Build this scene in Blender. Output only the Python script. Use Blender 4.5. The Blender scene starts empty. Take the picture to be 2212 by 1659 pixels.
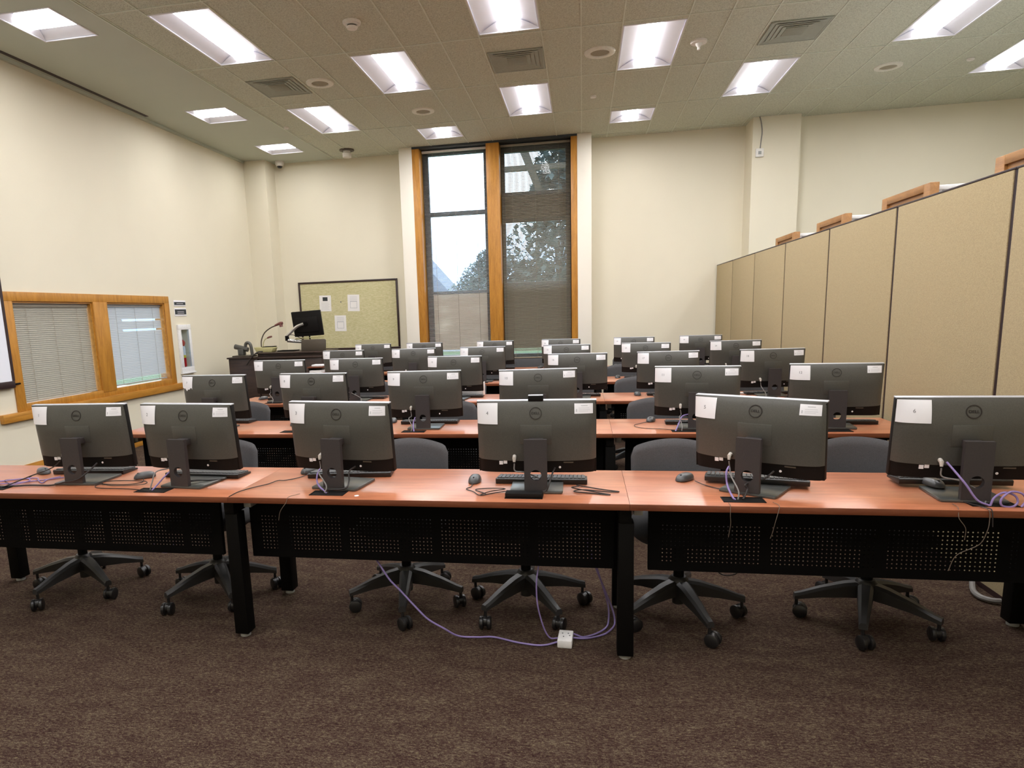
import bpy, bmesh, math, random
from mathutils import Vector, Matrix
random.seed(7)
PI = math.pi
S = bpy.context.scene
COL = S.collection

# ------------------------------------------------------------------ materials
def s2l(c):
    return tuple(((v / 255) / 12.92 if v / 255 <= 0.04045 else ((v / 255 + 0.055) / 1.055) ** 2.4) for v in c)

class NT:
    def __init__(self, name):
        self.m = bpy.data.materials.new(name); self.m.use_nodes = True
        self.t = self.m.node_tree; self.n = self.t.nodes; self.b = self.n['Principled BSDF']
        self.out = self.n['Material Output']
    def node(self, typ, **kw):
        nd = self.n.new(typ)
        for k, v in kw.items():
            if k in nd.inputs: nd.inputs[k].default_value = v
            else: setattr(nd, k, v)
        return nd
    def link(self, a, b): self.t.links.new(a, b)
    def coords(self, scale=(1, 1, 1), kind='Object'):
        tc = self.node('ShaderNodeTexCoord'); mp = self.node('ShaderNodeMapping')
        mp.inputs['Scale'].default_value = scale
        self.link(tc.outputs[kind], mp.inputs['Vector']); return mp.outputs['Vector']
    def noise(self, vec, scale, detail=3, rough=0.6, dist=0.0):
        nd = self.node('ShaderNodeTexNoise'); nd.inputs['Scale'].default_value = scale
        nd.inputs['Detail'].default_value = detail; nd.inputs['Roughness'].default_value = rough
        nd.inputs['Distortion'].default_value = dist
        self.link(vec, nd.inputs['Vector']); return nd.outputs['Fac']
    def ramp(self, fac, stops):
        r = self.node('ShaderNodeValToRGB'); e = r.color_ramp.elements
        while len(e) < len(stops): e.new(0.5)
        for i, (p, c) in enumerate(stops):
            e[i].position = p; e[i].color = (*c, 1) if len(c) == 3 else c
        self.link(fac, r.inputs['Fac']); return r.outputs['Color']
    def bump(self, h, strength=0.2, dist=0.01):
        b = self.node('ShaderNodeBump'); b.inputs['Strength'].default_value = strength; b.inputs['Distance'].default_value = dist
        self.link(h, b.inputs['Height']); self.link(b.outputs['Normal'], self.b.inputs['Normal'])

def pm(name, col, rough=0.5, metal=0.0, spec=0.5, nscale=30, namt=0.06, bump=0.0, stretch=(1, 1, 1)):
    """plain surface: colour with a little procedural variation"""
    t = NT(name); v = t.coords(stretch)
    f = t.noise(v, nscale)
    lo = tuple(max(0, c * (1 - namt)) for c in col); hi = tuple(min(1, c * (1 + namt)) for c in col)
    t.link(t.ramp(f, [(0.3, lo), (0.7, hi)]), t.b.inputs['Base Color'])
    t.b.inputs['Roughness'].default_value = rough; t.b.inputs['Metallic'].default_value = metal
    t.b.inputs['Specular IOR Level'].default_value = spec
    if bump: t.bump(f, bump, 0.004)
    return t.m

def wood(name, dark, light, rough=0.4, stretch=(1, 14, 14), scale=3.0, coat=0.0):
    t = NT(name); v = t.coords(stretch)
    f = t.noise(v, scale, 5, 0.62, 0.6); g = t.noise(v, scale * 9, 2, 0.5)
    mix = t.node('ShaderNodeMath', operation='MULTIPLY_ADD'); mix.inputs[1].default_value = 0.3
    t.link(g, mix.inputs[0]); t.link(f, mix.inputs[2])
    t.link(t.ramp(mix.outputs[0], [(0.45, dark), (0.85, light)]), t.b.inputs['Base Color'])
    t.b.inputs['Roughness'].default_value = rough; t.b.inputs['Coat Weight'].default_value = coat
    t.b.inputs['Coat Roughness'].default_value = 0.32
    return t.m

def emit(name, col, strength):
    t = NT(name); t.b.inputs['Base Color'].default_value = (0.8, 0.8, 0.8, 1)
    t.b.inputs['Emission Color'].default_value = (*col, 1); t.b.inputs['Emission Strength'].default_value = strength
    return t.m

M = {}
def wall_paint(name, col):
    t = NT(name); v = t.coords()
    f = t.noise(v, 60, 3); g = t.noise(v, 1.3, 2)
    t.link(t.ramp(g, [(0.3, tuple(c * 0.97 for c in col)), (0.7, col)]), t.b.inputs['Base Color'])
    t.b.inputs['Roughness'].default_value = 0.6; t.b.inputs['Specular IOR Level'].default_value = 0.3
    t.bump(f, 0.08, 0.004); return t.m
M['wall'] = wall_paint('cream_wall_paint', (0.77, 0.72, 0.575))
M['wall_light'] = wall_paint('pale_casing_paint', (0.86, 0.82, 0.72))
M['soffit'] = wall_paint('soffit_paint', (0.52, 0.555, 0.475))

def tile_mat():
    t = NT('acoustic_tile'); v = t.coords()
    a = t.noise(v, 130, 2, 0.7); g = t.noise(v, 2.0, 2); h = t.noise(v, 45, 3, 0.7)
    c1 = t.ramp(a, [(0.36, (0.45, 0.465, 0.37)), (0.52, (0.69, 0.715, 0.60))])
    c2 = t.ramp(h, [(0.3, (0.82, 0.82, 0.82)), (0.7, (1, 1, 1))])
    mx = t.node('ShaderNodeMix', data_type='RGBA', blend_type='MULTIPLY'); mx.inputs['Factor'].default_value = 1
    t.link(c1, mx.inputs['A']); t.link(c2, mx.inputs['B'])
    t.link(mx.outputs['Result'], t.b.inputs['Base Color'])
    t.b.inputs['Roughness'].default_value = 0.9; t.b.inputs['Specular IOR Level'].default_value = 0.15
    t.bump(a, 0.25, 0.004); return t.m
M['tile'] = tile_mat()
M['tbar'] = pm('ceiling_grid_bar', (0.66, 0.70, 0.60), 0.5, nscale=4)

def carpet_mat():
    t = NT('loop_carpet'); v = t.coords((1.0, 2.6, 1))
    a = t.noise(v, 48, 4, 0.8, 0.4); v2 = t.coords((1.3, 2.2, 1)); b = t.noise(v2, 130, 3, 0.8); c = t.noise(v, 5.5, 3, 0.6)
    mad = t.node('ShaderNodeMath', operation='MULTIPLY_ADD'); mad.inputs[1].default_value = 0.75
    t.link(b, mad.inputs[0]); t.link(a, mad.inputs[2])
    sub = t.node('ShaderNodeMath', operation='MULTIPLY_ADD'); sub.inputs[1].default_value = 0.25; t.link(c, sub.inputs[0]); t.link(mad.outputs[0], sub.inputs[2])
    half = t.node('ShaderNodeMath', operation='MULTIPLY'); half.inputs[1].default_value = 0.5; t.link(sub.outputs[0], half.inputs[0])
    col = t.ramp(half.outputs[0], [(0.40, (0.018, 0.0068, 0.0062)), (0.485, (0.046, 0.0235, 0.0185)), (0.555, (0.098, 0.072, 0.046)), (0.64, (0.20, 0.165, 0.11))])
    # second tint: olive flecks
    fl = t.ramp(t.noise(v2, 60, 2, 0.7), [(0.60, (0, 0, 0)), (0.70, (1, 1, 1))])
    mx = t.node('ShaderNodeMix', data_type='RGBA'); t.link(fl, mx.inputs['Factor']); t.link(col, mx.inputs['A'])
    mx.inputs['B'].default_value = (0.145, 0.115, 0.062, 1)
    t.link(mx.outputs['Result'], t.b.inputs['Base Color'])
    t.b.inputs['Roughness'].default_value = 0.95; t.b.inputs['Specular IOR Level'].default_value = 0.1
    t.bump(sub.outputs[0], 0.6, 0.006); return t.m
M['carpet'] = carpet_mat()

M['oak'] = wood('golden_oak', (0.36, 0.15, 0.018), (0.56, 0.26, 0.040), 0.42, (10, 10, 1.2), 2.5)
M['oakh'] = wood('golden_oak_long', (0.36, 0.15, 0.018), (0.56, 0.26, 0.040), 0.42, (10, 1.0, 10), 2.5)
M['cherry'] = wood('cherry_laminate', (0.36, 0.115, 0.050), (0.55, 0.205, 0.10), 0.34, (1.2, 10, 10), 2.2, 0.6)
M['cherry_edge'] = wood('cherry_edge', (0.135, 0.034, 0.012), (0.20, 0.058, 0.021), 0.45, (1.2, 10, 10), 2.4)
M['black'] = pm('black_steel', (0.0035, 0.003, 0.0025), 0.6, 0.0, 0.10)
M['panel'] = pm('black_perforated_steel', (0.003, 0.0026, 0.0024), 0.7, 0, 0.08)
M['glide'] = pm('grey_glide', (0.35, 0.35, 0.33), 0.5)
M['bracket'] = pm('pale_steel_bracket', (0.42, 0.42, 0.40), 0.4, 0.3)
M['shell'] = pm('charcoal_plastic', (0.082, 0.080, 0.070), 0.38, 0.15, 0.6, nscale=220, namt=0.12, bump=0.05)
M['stand'] = pm('dark_stand_plastic', (0.042, 0.036, 0.036), 0.5, 0.0, 0.45, nscale=150, namt=0.1)
M['base'] = pm('satin_stand_base', (0.095, 0.10, 0.095), 0.28, 0.4, 0.5)
M['vent'] = pm('black_vent_plastic', (0.006, 0.005, 0.0045), 0.6, 0, 0.2)
M['silver'] = pm('lit_top_silver', (0.50, 0.51, 0.55), 0.38, 0.35)  # silver trim, with overhead light on the top faces put into its colour
M['screen'] = pm('black_screen_glass', (0.006, 0.006, 0.008), 0.08)
M['logo'] = pm('dark_emblem', (0.020, 0.015, 0.013), 0.4)
M['paper'] = pm('white_paper', (0.84, 0.83, 0.85), 0.7, nscale=14, namt=0.02)
M['paper_warm'] = pm('white_notice_paper', (0.82, 0.80, 0.78), 0.7, nscale=10, namt=0.02)
M['ink'] = pm('grey_ink', (0.16, 0.16, 0.17), 0.8)
M['ink_pale'] = pm('pale_grey_ink', (0.52, 0.52, 0.54), 0.8)
M['ink_dark'] = pm('dark_ink', (0.03, 0.035, 0.04), 0.8)
M['key'] = pm('key_plastic', (0.050, 0.052, 0.055), 0.35, 0, 0.5)
M['kbd'] = pm('black_keyboard_plastic', (0.016, 0.016, 0.016), 0.4)
M['mouse'] = pm('mouse_plastic', (0.060, 0.062, 0.064), 0.30)
M['plug'] = pm('pale_plug', (0.62, 0.58, 0.52), 0.35)
M['cable_grey'] = pm('grey_cable', (0.20, 0.19, 0.18), 0.45)
M['cable_black'] = pm('black_cable', (0.018, 0.014, 0.013), 0.5)
M['cable_purple'] = pm('purple_cable', (0.25, 0.185, 0.42), 0.45)
M['chair'] = pm('charcoal_chair_fabric', (0.074, 0.073, 0.076), 0.75, 0, 0.3, nscale=260, namt=0.2, bump=0.15)
M['chair_plastic'] = pm('dark_chair_plastic', (0.026, 0.025, 0.024), 0.36, 0, 0.5)
M['wire'] = pm('brown_wire', (0.16, 0.12, 0.09), 0.5)
M['wheel'] = pm('caster_rubber', (0.012, 0.011, 0.011), 0.35)
M['fabric'] = pm('tan_panel_fabric', (0.41, 0.33, 0.195), 0.9, 0, 0.15, nscale=190, namt=0.16, bump=0.2)
M['divider_trim'] = pm('dark_brown_trim', (0.030, 0.014, 0.014), 0.45)
M['shelf_wood'] = wood('shelf_end_oak', (0.26, 0.115, 0.030), (0.44, 0.21, 0.060), 0.45, (10, 1.2, 10), 2.5)
M['white_metal'] = pm('white_metal', (0.80, 0.80, 0.80), 0.4)
M['grey_metal'] = pm('grey_metal', (0.33, 0.34, 0.33), 0.5)
M['troffer'] = pm('troffer_white', (0.82, 0.82, 0.88), 0.45, 0, 0.4, nscale=5, namt=0.01)
M['lens'] = emit('lamp_lens', (1.0, 0.985, 1.0), 62.0)
M['lens_side'] = emit('lamp_lens_side', (1.0, 0.985, 1.0), 3.2)
M['grille'] = pm('vent_louvre', (0.33, 0.35, 0.29), 0.6)
M['grille_dark'] = pm('vent_inner', (0.26, 0.265, 0.21), 0.7)
M['speaker'] = pm('speaker_ring', (0.80, 0.80, 0.72), 0.5)
M['speaker_grille'] = pm('speaker_mesh', (0.33, 0.30, 0.22), 0.8, nscale=300, namt=0.3)
M['device'] = pm('white_device_plastic', (0.80, 0.78, 0.74), 0.4)
M['dark_glass'] = pm('dark_dome', (0.02, 0.02, 0.02), 0.1)
M['lectern'] = wood('espresso_laminate', (0.020, 0.010, 0.007), (0.048, 0.026, 0.018), 0.42, (1, 1, 9), 3.0)
M['chrome'] = pm('polished_steel', (0.72, 0.72, 0.73), 0.18, 0.9)
M['olive'] = pm('olive_beige_plastic', (0.50, 0.46, 0.22), 0.45)
M['maroon'] = pm('maroon_plastic', (0.16, 0.055, 0.045), 0.45)
M['taupe'] = pm('taupe_plastic', (0.075, 0.060, 0.042), 0.5)
M['cork'] = None
M['board_frame'] = pm('dark_board_frame', (0.028, 0.012, 0.012), 0.4)
M['slat_grey'] = pm('greige_slat', (0.33, 0.305, 0.25), 0.5)
M['slat_taupe'] = pm('shaded_taupe_slat', (0.27, 0.24, 0.18), 0.5)  # darkness of the backlit shut blind put into this slat colour
M['slat_pale'] = pm('pale_slat', (0.74, 0.71, 0.66), 0.5)
M['bronze'] = pm('bronze_frame', (0.035, 0.045, 0.055), 0.4)
def lit_infill():
    t = NT('light_blotched_infill'); v = t.coords()
    t.b.inputs['Base Color'].default_value = (0.78, 0.73, 0.66, 1); t.b.inputs['Roughness'].default_value = 0.7
    tl = t.node('ShaderNodeBsdfTranslucent'); tl.inputs['Color'].default_value = (0.9, 0.86, 0.8, 1)
    f = t.ramp(t.noise(v, 3.2, 3, 0.6), [(0.52, (0.12, 0.12, 0.12)), (0.70, (0.42, 0.42, 0.42))])  # blotches of light put into the panel as patchy translucency
    mx = t.node('ShaderNodeMixShader'); t.link(f, mx.inputs[0]); t.link(t.b.outputs[0], mx.inputs[1]); t.link(tl.outputs[0], mx.inputs[2]); t.link(mx.outputs[0], t.out.inputs['Surface']); return t.m
M['spandrel'] = lit_infill()
M['spandrel_dark'] = pm('taupe_infill', (0.16, 0.14, 0.11), 0.7, nscale=3, namt=0.1)
M['red'] = pm('extinguisher_red', (0.50, 0.012, 0.012), 0.3)
M['yellow'] = pm('yellow_tag', (0.75, 0.60, 0.04), 0.6)
M['screen_fabric'] = pm('screen_fabric', (0.80, 0.82, 0.90), 0.6, nscale=3, namt=0.01)
M['leaf'] = pm('hazy_tree_leaf', (0.085, 0.13, 0.13), 0.6, nscale=2, namt=0.5)  # outdoor haze put into the leaf colour, bluish and lighter
M['bark'] = pm('tree_bark', (0.06, 0.045, 0.035), 0.9)
M['lawn'] = pm('lawn', (0.08, 0.13, 0.05), 0.95, nscale=4, namt=0.3)
M['bounce_pale'] = pm('pale_bounce_surface', (0.55, 0.54, 0.52), 0.9)
M['house'] = pm('pale_siding', (0.40, 0.42, 0.46), 0.8)
M['roof'] = pm('slate_roof', (0.14, 0.17, 0.24), 0.8)
M['beam'] = pm('painted_beam', (0.16, 0.14, 0.11), 0.7)
M['white_box'] = pm('white_plastic_box', (0.82, 0.80, 0.78), 0.4)

def cork_mat():
    t = NT('green_beige_cork'); v = t.coords((1, 1, 3))
    a = t.noise(v, 22, 4, 0.75); b = t.noise(v, 3, 2)
    c1 = t.ramp(a, [(0.3, (0.46, 0.42, 0.20)), (0.55, (0.58, 0.54, 0.32)), (0.75, (0.70, 0.62, 0.42))])
    t.link(c1, t.b.inputs['Base Color']); t.b.inputs['Roughness'].default_value = 0.9; t.bump(a, 0.2, 0.003); return t.m
M['cork'] = cork_mat()

def glass_mat():
    t = NT('window_glass')
    tr = t.node('ShaderNodeBsdfTransparent'); tr.inputs['Color'].default_value = (0.86, 0.92, 0.96, 1)
    gl = t.node('ShaderNodeBsdfGlossy'); gl.inputs['Roughness'].default_value = 0.02
    lw = t.node('ShaderNodeLayerWeight'); lw.inputs['Blend'].default_value = 0.25
    pw = t.node('ShaderNodeMath', operation='POWER'); pw.inputs[1].default_value = 2.0; t.link(lw.outputs['Facing'], pw.inputs[0])
    fr = t.node('ShaderNodeMath', operation='MULTIPLY_ADD'); fr.inputs[1].default_value = 0.35; fr.inputs[2].default_value = 0.04; t.link(pw.outputs[0], fr.inputs[0])
    mx = t.node('ShaderNodeMixShader'); t.link(fr.outputs[0], mx.inputs[0]); t.link(tr.outputs[0], mx.inputs[1]); t.link(gl.outputs[0], mx.inputs[2])
    t.link(mx.outputs[0], t.out.inputs['Surface']); return t.m
M['glass'] = glass_mat()
def backlit_slat_mat():
    t = NT('translucent_backlit_slat')  # same slats as the greige blind, made translucent for the backlit look
    t.b.inputs['Base Color'].default_value = (0.40, 0.39, 0.37, 1); t.b.inputs['Roughness'].default_value = 0.5
    tl = t.node('ShaderNodeBsdfTranslucent'); tl.inputs['Color'].default_value = (0.8, 0.82, 0.85, 1)
    mx = t.node('ShaderNodeMixShader'); mx.inputs[0].default_value = 0.16
    t.link(t.b.outputs[0], mx.inputs[1]); t.link(tl.outputs[0], mx.inputs[2]); t.link(mx.outputs[0], t.out.inputs['Surface']); return t.m
M['slat_backlit'] = backlit_slat_mat()

# ------------------------------------------------------------------ mesh helpers
def smooth_path(pts, n=6):
    """Catmull-Rom through the points"""
    P = [Vector(p) for p in pts]
    if len(P) < 3: return P
    P = [P[0] * 2 - P[1]] + P + [P[-1] * 2 - P[-2]]
    out = []
    for i in range(1, len(P) - 2):
        a, b, c, d = P[i - 1], P[i], P[i + 1], P[i + 2]
        for k in range(n):
            t = k / n
            out.append(0.5 * ((2 * b) + (c - a) * t + (2 * a - 5 * b + 4 * c - d) * t * t + (3 * b - a - 3 * c + d) * t ** 3))
    out.append(P[-2]); return out

class MB:
    def __init__(self): self.bm = bmesh.new()
    def _merge(self, bm2, mat):
        for f in bm2.faces: f.material_index = mat
        me = bpy.data.meshes.new('tmp'); bm2.to_mesh(me); bm2.free()
        n0 = len(self.bm.faces); self.bm.from_mesh(me); bpy.data.meshes.remove(me)
        self.bm.faces.ensure_lookup_table()
        for f in self.bm.faces[n0:]: f.material_index = mat
    def box(self, x0, x1, y0, y1, z0, z1, bev=0.0, mat=0, T=None, seg=2):
        b = bmesh.new()
        m = Matrix.Translation(((x0 + x1) / 2, (y0 + y1) / 2, (z0 + z1) / 2)) @ Matrix.Diagonal((x1 - x0, y1 - y0, z1 - z0, 1))
        bmesh.ops.create_cube(b, size=1.0, matrix=m)
        if bev: bmesh.ops.bevel(b, geom=b.edges[:], offset=bev, segments=seg, affect='EDGES', profile=0.5)
        if T is not None: bmesh.ops.transform(b, matrix=T, verts=b.verts[:])
        self._merge(b, mat); return self
    def prism(self, poly, axis, a0, a1, bev=0.0, mat=0, T=None):
        """extrude a 2D polygon along an axis ('x': poly is (y,z); 'y': (x,z); 'z': (x,y))"""
        def P(u, v, w): return {'x': (w, u, v), 'y': (u, w, v), 'z': (u, v, w)}[axis]
        b = bmesh.new()
        lo = [b.verts.new(P(u, v, a0)) for u, v in poly]; hi = [b.verts.new(P(u, v, a1)) for u, v in poly]
        b.faces.new(lo); b.faces.new(hi[::-1])
        n = len(poly)
        for i in range(n): b.faces.new((lo[i], hi[i], hi[(i + 1) % n], lo[(i + 1) % n]))
        bmesh.ops.recalc_face_normals(b, faces=b.faces[:])
        if bev: bmesh.ops.bevel(b, geom=b.edges[:], offset=bev, segments=2, affect='EDGES', profile=0.5)
        if T is not None: bmesh.ops.transform(b, matrix=T, verts=b.verts[:])
        self._merge(b, mat); return self
    def tube(self, pts, r, n=8, mat=0, caps=True):
        P = [Vector(p) for p in pts]; rs = r if isinstance(r, (list, tuple)) else [r] * len(P)
        b = bmesh.new(); rings = []; up = None
        for i, p in enumerate(P):
            d = (P[min(i + 1, len(P) - 1)] - P[max(i - 1, 0)]).normalized()
            if up is None:
                up = d.orthogonal().normalized()
            else:
                up = (up - d * up.dot(d)); up = up.normalized() if up.length > 1e-6 else d.orthogonal().normalized()
            w = d.cross(up)
            rings.append([b.verts.new(p + (up * math.cos(2 * PI * k / n) + w * math.sin(2 * PI * k / n)) * rs[i]) for k in range(n)])
        for a, c in zip(rings, rings[1:]):
            for k in range(n): b.faces.new((a[k], a[(k + 1) % n], c[(k + 1) % n], c[k]))
        if caps: b.faces.new(rings[0][::-1]); b.faces.new(rings[-1])
        bmesh.ops.recalc_face_normals(b, faces=b.faces[:])
        self._merge(b, mat); return self
    def lathe(self, prof, n=32, mat=0, T=None, caps=True):
        """prof: (r, z) pairs about the z axis"""
        b = bmesh.new(); rings = []
        for r, z in prof:
            rings.append([b.verts.new((r * math.cos(2 * PI * k / n), r * math.sin(2 * PI * k / n), z)) for k in range(n)] if r > 1e-6 else [b.verts.new((0, 0, z))])
        for a, c in zip(rings, rings[1:]):
            for k in range(n):
                k2 = (k + 1) % n
                if len(a) == 1 and len(c) == 1: continue
                if len(a) == 1: b.faces.new((a[0], c[k2], c[k]))
                elif len(c) == 1: b.faces.new((a[k], a[k2], c[0]))
                else: b.faces.new((a[k], a[k2], c[k2], c[k]))
        if caps:
            if len(rings[0]) > 2: b.faces.new(rings[0][::-1])
            if len(rings[-1]) > 2: b.faces.new(rings[-1])
        bmesh.ops.recalc_face_normals(b, faces=b.faces[:])
        if T is not None: bmesh.ops.transform(b, matrix=T, verts=b.verts[:])
        self._merge(b, mat); return self
    def grid(self, fn, nu, nv, mat=0, closed=False):
        b = bmesh.new()
        V = [[b.verts.new(fn(i / nu, j / nv)) for j in range(nv + 1)] for i in range(nu + 1)]
        for i in range(nu):
            for j in range(nv): b.faces.new((V[i][j], V[i + 1][j], V[i + 1][j + 1], V[i][j + 1]))
        self._merge(b, mat); return self
    def quad(self, pts, mat=0):
        b = bmesh.new(); b.faces.new([b.verts.new(p) for p in pts]); self._merge(b, mat); return self
    def mesh(self, me, T=None, mat=0):
        b = bmesh.new(); b.from_mesh(me)
        if T is not None: bmesh.ops.transform(b, matrix=T, verts=b.verts[:])
        self._merge(b, mat); return self
    def build(self, name, mats, parent=None, ang=40, weld=False):
        if weld: bmesh.ops.remove_doubles(self.bm, verts=self.bm.verts[:], dist=1e-5)
        me = bpy.data.meshes.new(name); self.bm.to_mesh(me); self.bm.free()
        for m in (mats if isinstance(mats, (list, tuple)) else [mats]): me.materials.append(M[m] if isinstance(m, str) else m)
        if ang:
            me.polygons.foreach_set('use_smooth', [True] * len(me.polygons)); me.set_sharp_from_angle(angle=math.radians(ang))
        o = bpy.data.objects.new(name, me); COL.objects.link(o)
        if parent is not None: o.parent = parent
        return o

_text = {}
def text_mesh(body, size):
    key = (body, size)
    if key not in _text:
        c = bpy.data.curves.new('txt', 'FONT'); c.body = body; c.size = size; c.align_x = 'CENTER'; c.align_y = 'CENTER'; c.resolution_u = 3
        o = bpy.data.objects.new('txt', c); COL.objects.link(o)
        bpy.context.view_layer.update()
        me = bpy.data.meshes.new_from_object(o.evaluated_get(bpy.context.evaluated_depsgraph_get()))
        COL.objects.unlink(o); bpy.data.objects.remove(o); _text[key] = me
    return _text[key]

def tag(o, label, cat, group=None, kind=None):
    o['label'] = label; o['category'] = cat
    if group: o['group'] = group
    if kind: o['kind'] = kind
    return o
def thing(name, label, cat, loc=(0, 0, 0), rz=0.0, group=None):
    o = bpy.data.objects.new(name, None); o.empty_display_size = 0.1; COL.objects.link(o)
    o.location = loc; o.rotation_euler = (0, 0, rz); return tag(o, label, cat, group)
def struct(o): o['kind'] = 'structure'; return o
def struct_root(name, loc=(0, 0, 0)):
    o = bpy.data.objects.new(name, None); COL.objects.link(o); o.location = loc; return struct(o)
def copy_tree(o, parent=None):
    c = o.copy(); COL.objects.link(c)
    if parent is not None: c.parent = parent
    for ch in KIDS.get(o.name, [k for k in o.children]): copy_tree(ch, c)
    return c
KIDS = {}
W1 = ['zero', 'one', 'two', 'three', 'four', 'five', 'six', 'seven', 'eight', 'nine', 'ten', 'eleven', 'twelve', 'thirteen', 'fourteen', 'fifteen', 'sixteen', 'seventeen', 'eighteen', 'nineteen', 'twenty']
def word(n): return W1[n] if n <= 20 else ('twenty-' + W1[n - 20] if n < 30 else 'thirty')
ORD = ['', 'first', 'second', 'third', 'fourth', 'fifth', 'sixth', 'seventh', 'eighth']
def face(T): return T  # readability only

# ------------------------------------------------------------------ the room
CH = 4.266            # ceiling height
LX, BY = -5.72, 11.38  # side wall with blinds, far wall
RX, NY = 7.0, -2.6     # right wall, wall behind the camera

struct(MB().quad([(LX - .15, NY - .15, 0), (RX + .15, NY - .15, 0), (RX + .15, BY + .15, 0), (LX - .15, BY + .15, 0)]).build('floor', 'carpet', ang=0))

def wall(name, boxes, mat='wall'):
    m = MB()
    for b in boxes: m.box(*b)
    return struct(m.build(name, mat, ang=0))
OY0, OY1, OZ0, OZ1 = 5.87, 8.385, 0.775, 1.852     # opening in the side wall
wall('wall_left', [(LX - .15, LX, NY - .15, OY0, 0, CH), (LX - .15, LX, OY1, 8.695, 0, CH), (LX - .15, LX, 8.88, BY + .15, 0, CH),
                   (LX - .15, LX, 8.695, 8.88, 0, .935), (LX - .15, LX, 8.695, 8.88, 1.475, CH), (LX - .15, LX - .088, 8.695, 8.88, .935, 1.475),
                   (LX - .15, LX, OY0, OY1, 0, OZ0), (LX - .15, LX, OY0, OY1, OZ1, CH)])
wall('wall_back', [(LX, -2.95, BY, BY + .15, 0, CH), (.15, 2.49, BY, BY + .15, 0, CH), (-2.73, -.07, 11.02, BY + .15, 0, .75)])
wall('wall_back', [(3.15, RX, 11.10, BY + .15, 0, CH)])
wall('wall_back', [(LX, -5.32, 11.02, BY, 0, CH)])            # corner column
wall('wall_back', [(2.49, 3.15, 10.92, BY + .15, 0, CH)])      # column beside the divider
wall('wall_right', [(RX, RX + .15, NY - .15, BY + .15, 0, CH)])
wall('wall_rear', [(LX, RX, NY - .15, NY, 0, CH)])
struct(MB().box(-2.95, -2.73, 11.0, BY + .15, 0, CH, .004).build('trim_1', 'wall_light'))
struct(MB().box(-.07, .15, 11.0, BY + .15, 0, CH, .004).build('trim_2', 'wall_light'))
struct(MB().box(LX, LX + .018, NY, 11.02, 0, .17, .004).build('baseboard_left', 'oakh'))

# ceiling: acoustic tiles with a bar grid, openings for the fixtures
LW, LL = .59, 1.22
cols = [-3.48, -2.09, -.69, .70, 2.11, 3.55, 4.97]
long_lights = [(0, 5.76), (0, 8.58), (1, 7.13), (2, 5.73), (2, 8.54), (3, 7.12), (4, 8.51), (5, 7.07), (6, 8.46)]
sq_lights = [(1, 9.99), (3, 9.96)]
far_off = [(1, 4.35), (3, 4.35), (5, 4.35), (0, 2.95), (2, 2.95), (4, 2.95), (6, 2.95), (4, 5.70), (6, 5.70), (1, 1.55), (3, 1.55), (5, 1.55), (0, .15), (2, .15), (4, .15), (1, -1.3), (3, -1.3), (5, -1.3)]
soffit_lights = [(-4.75, 5.70), (-4.75, 8.56), (-4.75, 10.42), (-4.75, 2.9), (-4.75, 0.1)]
SX = -4.18
openings = []
for c, y in long_lights + far_off: openings.append((cols[c] - LW / 2, cols[c] + LW / 2, y, y + LL))
for c, y in sq_lights: openings.append((cols[c] - LW / 2, cols[c] + LW / 2, y, y + .6))
for x, y in soffit_lights: openings.append((x - .28, x + .28, y - .295, y + .295))
def holed(x0, x1, y0, y1, name, mats, strips=None):
    op = [o for o in openings if x0 < (o[0] + o[1]) / 2 < x1]
    xs = sorted({x0, x1} | {round(v, 4) for o in op for v in o[:2]}); ys = sorted({y0, y1} | {round(v, 4) for o in op for v in o[2:]})
    m = MB(); b = bmesh.new()
    for i in range(len(xs) - 1):
        for j in range(len(ys) - 1):
            cx, cy = (xs[i] + xs[i + 1]) / 2, (ys[j] + ys[j + 1]) / 2
            if any(o[0] < cx < o[1] and o[2] < cy < o[3] for o in op): continue
            b.faces.new([b.verts.new(p) for p in ((xs[i], ys[j], CH), (xs[i], ys[j + 1], CH), (xs[i + 1], ys[j + 1], CH), (xs[i + 1], ys[j], CH))])
    m._merge(b, 0)
    for s in strips or []: m.box(*s, mat=1)
    return struct(m.build(name, mats, ang=0))
strips = []
gx = [SX + .012, -3.785, -3.175, -2.79, -2.395, -1.785, -1.39, -.995, -.385, 0, .395, 1.005, 1.39, 1.805, 2.415, 2.82, 3.245, 3.855, 4.25, 4.665, 5.275, 5.64, 6.06, 6.6]
gy = [11.18, 9.79, 8.405, 7.02, 5.63, 4.25, 2.86, 1.46, .06, -1.35]
for x in gx: strips.append((x - .006, x + .006, NY, BY, CH - .006, CH))
for y in gy: strips.append((SX, RX, y - .006, y + .006, CH - .007, CH))
holed(SX, RX, NY, BY + .15, 'ceiling', ['tile', 'tbar'], strips)
holed(LX, SX, NY, BY + .15, 'ceiling', ['soffit'])
struct(MB().box(SX - .012, SX, NY, BY, CH - .012, CH).build('trim_3', 'tbar'))
struct(MB().box(LX + .075, LX + .125, -1.0, 8.32, CH - .004, CH).build('trim_4', 'divider_trim'))   # long slot next to the wall
struct(MB().box(LX, LX + .03, NY, 11.0, CH - .035, CH, .004).build('trim_5', 'soffit'))

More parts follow.
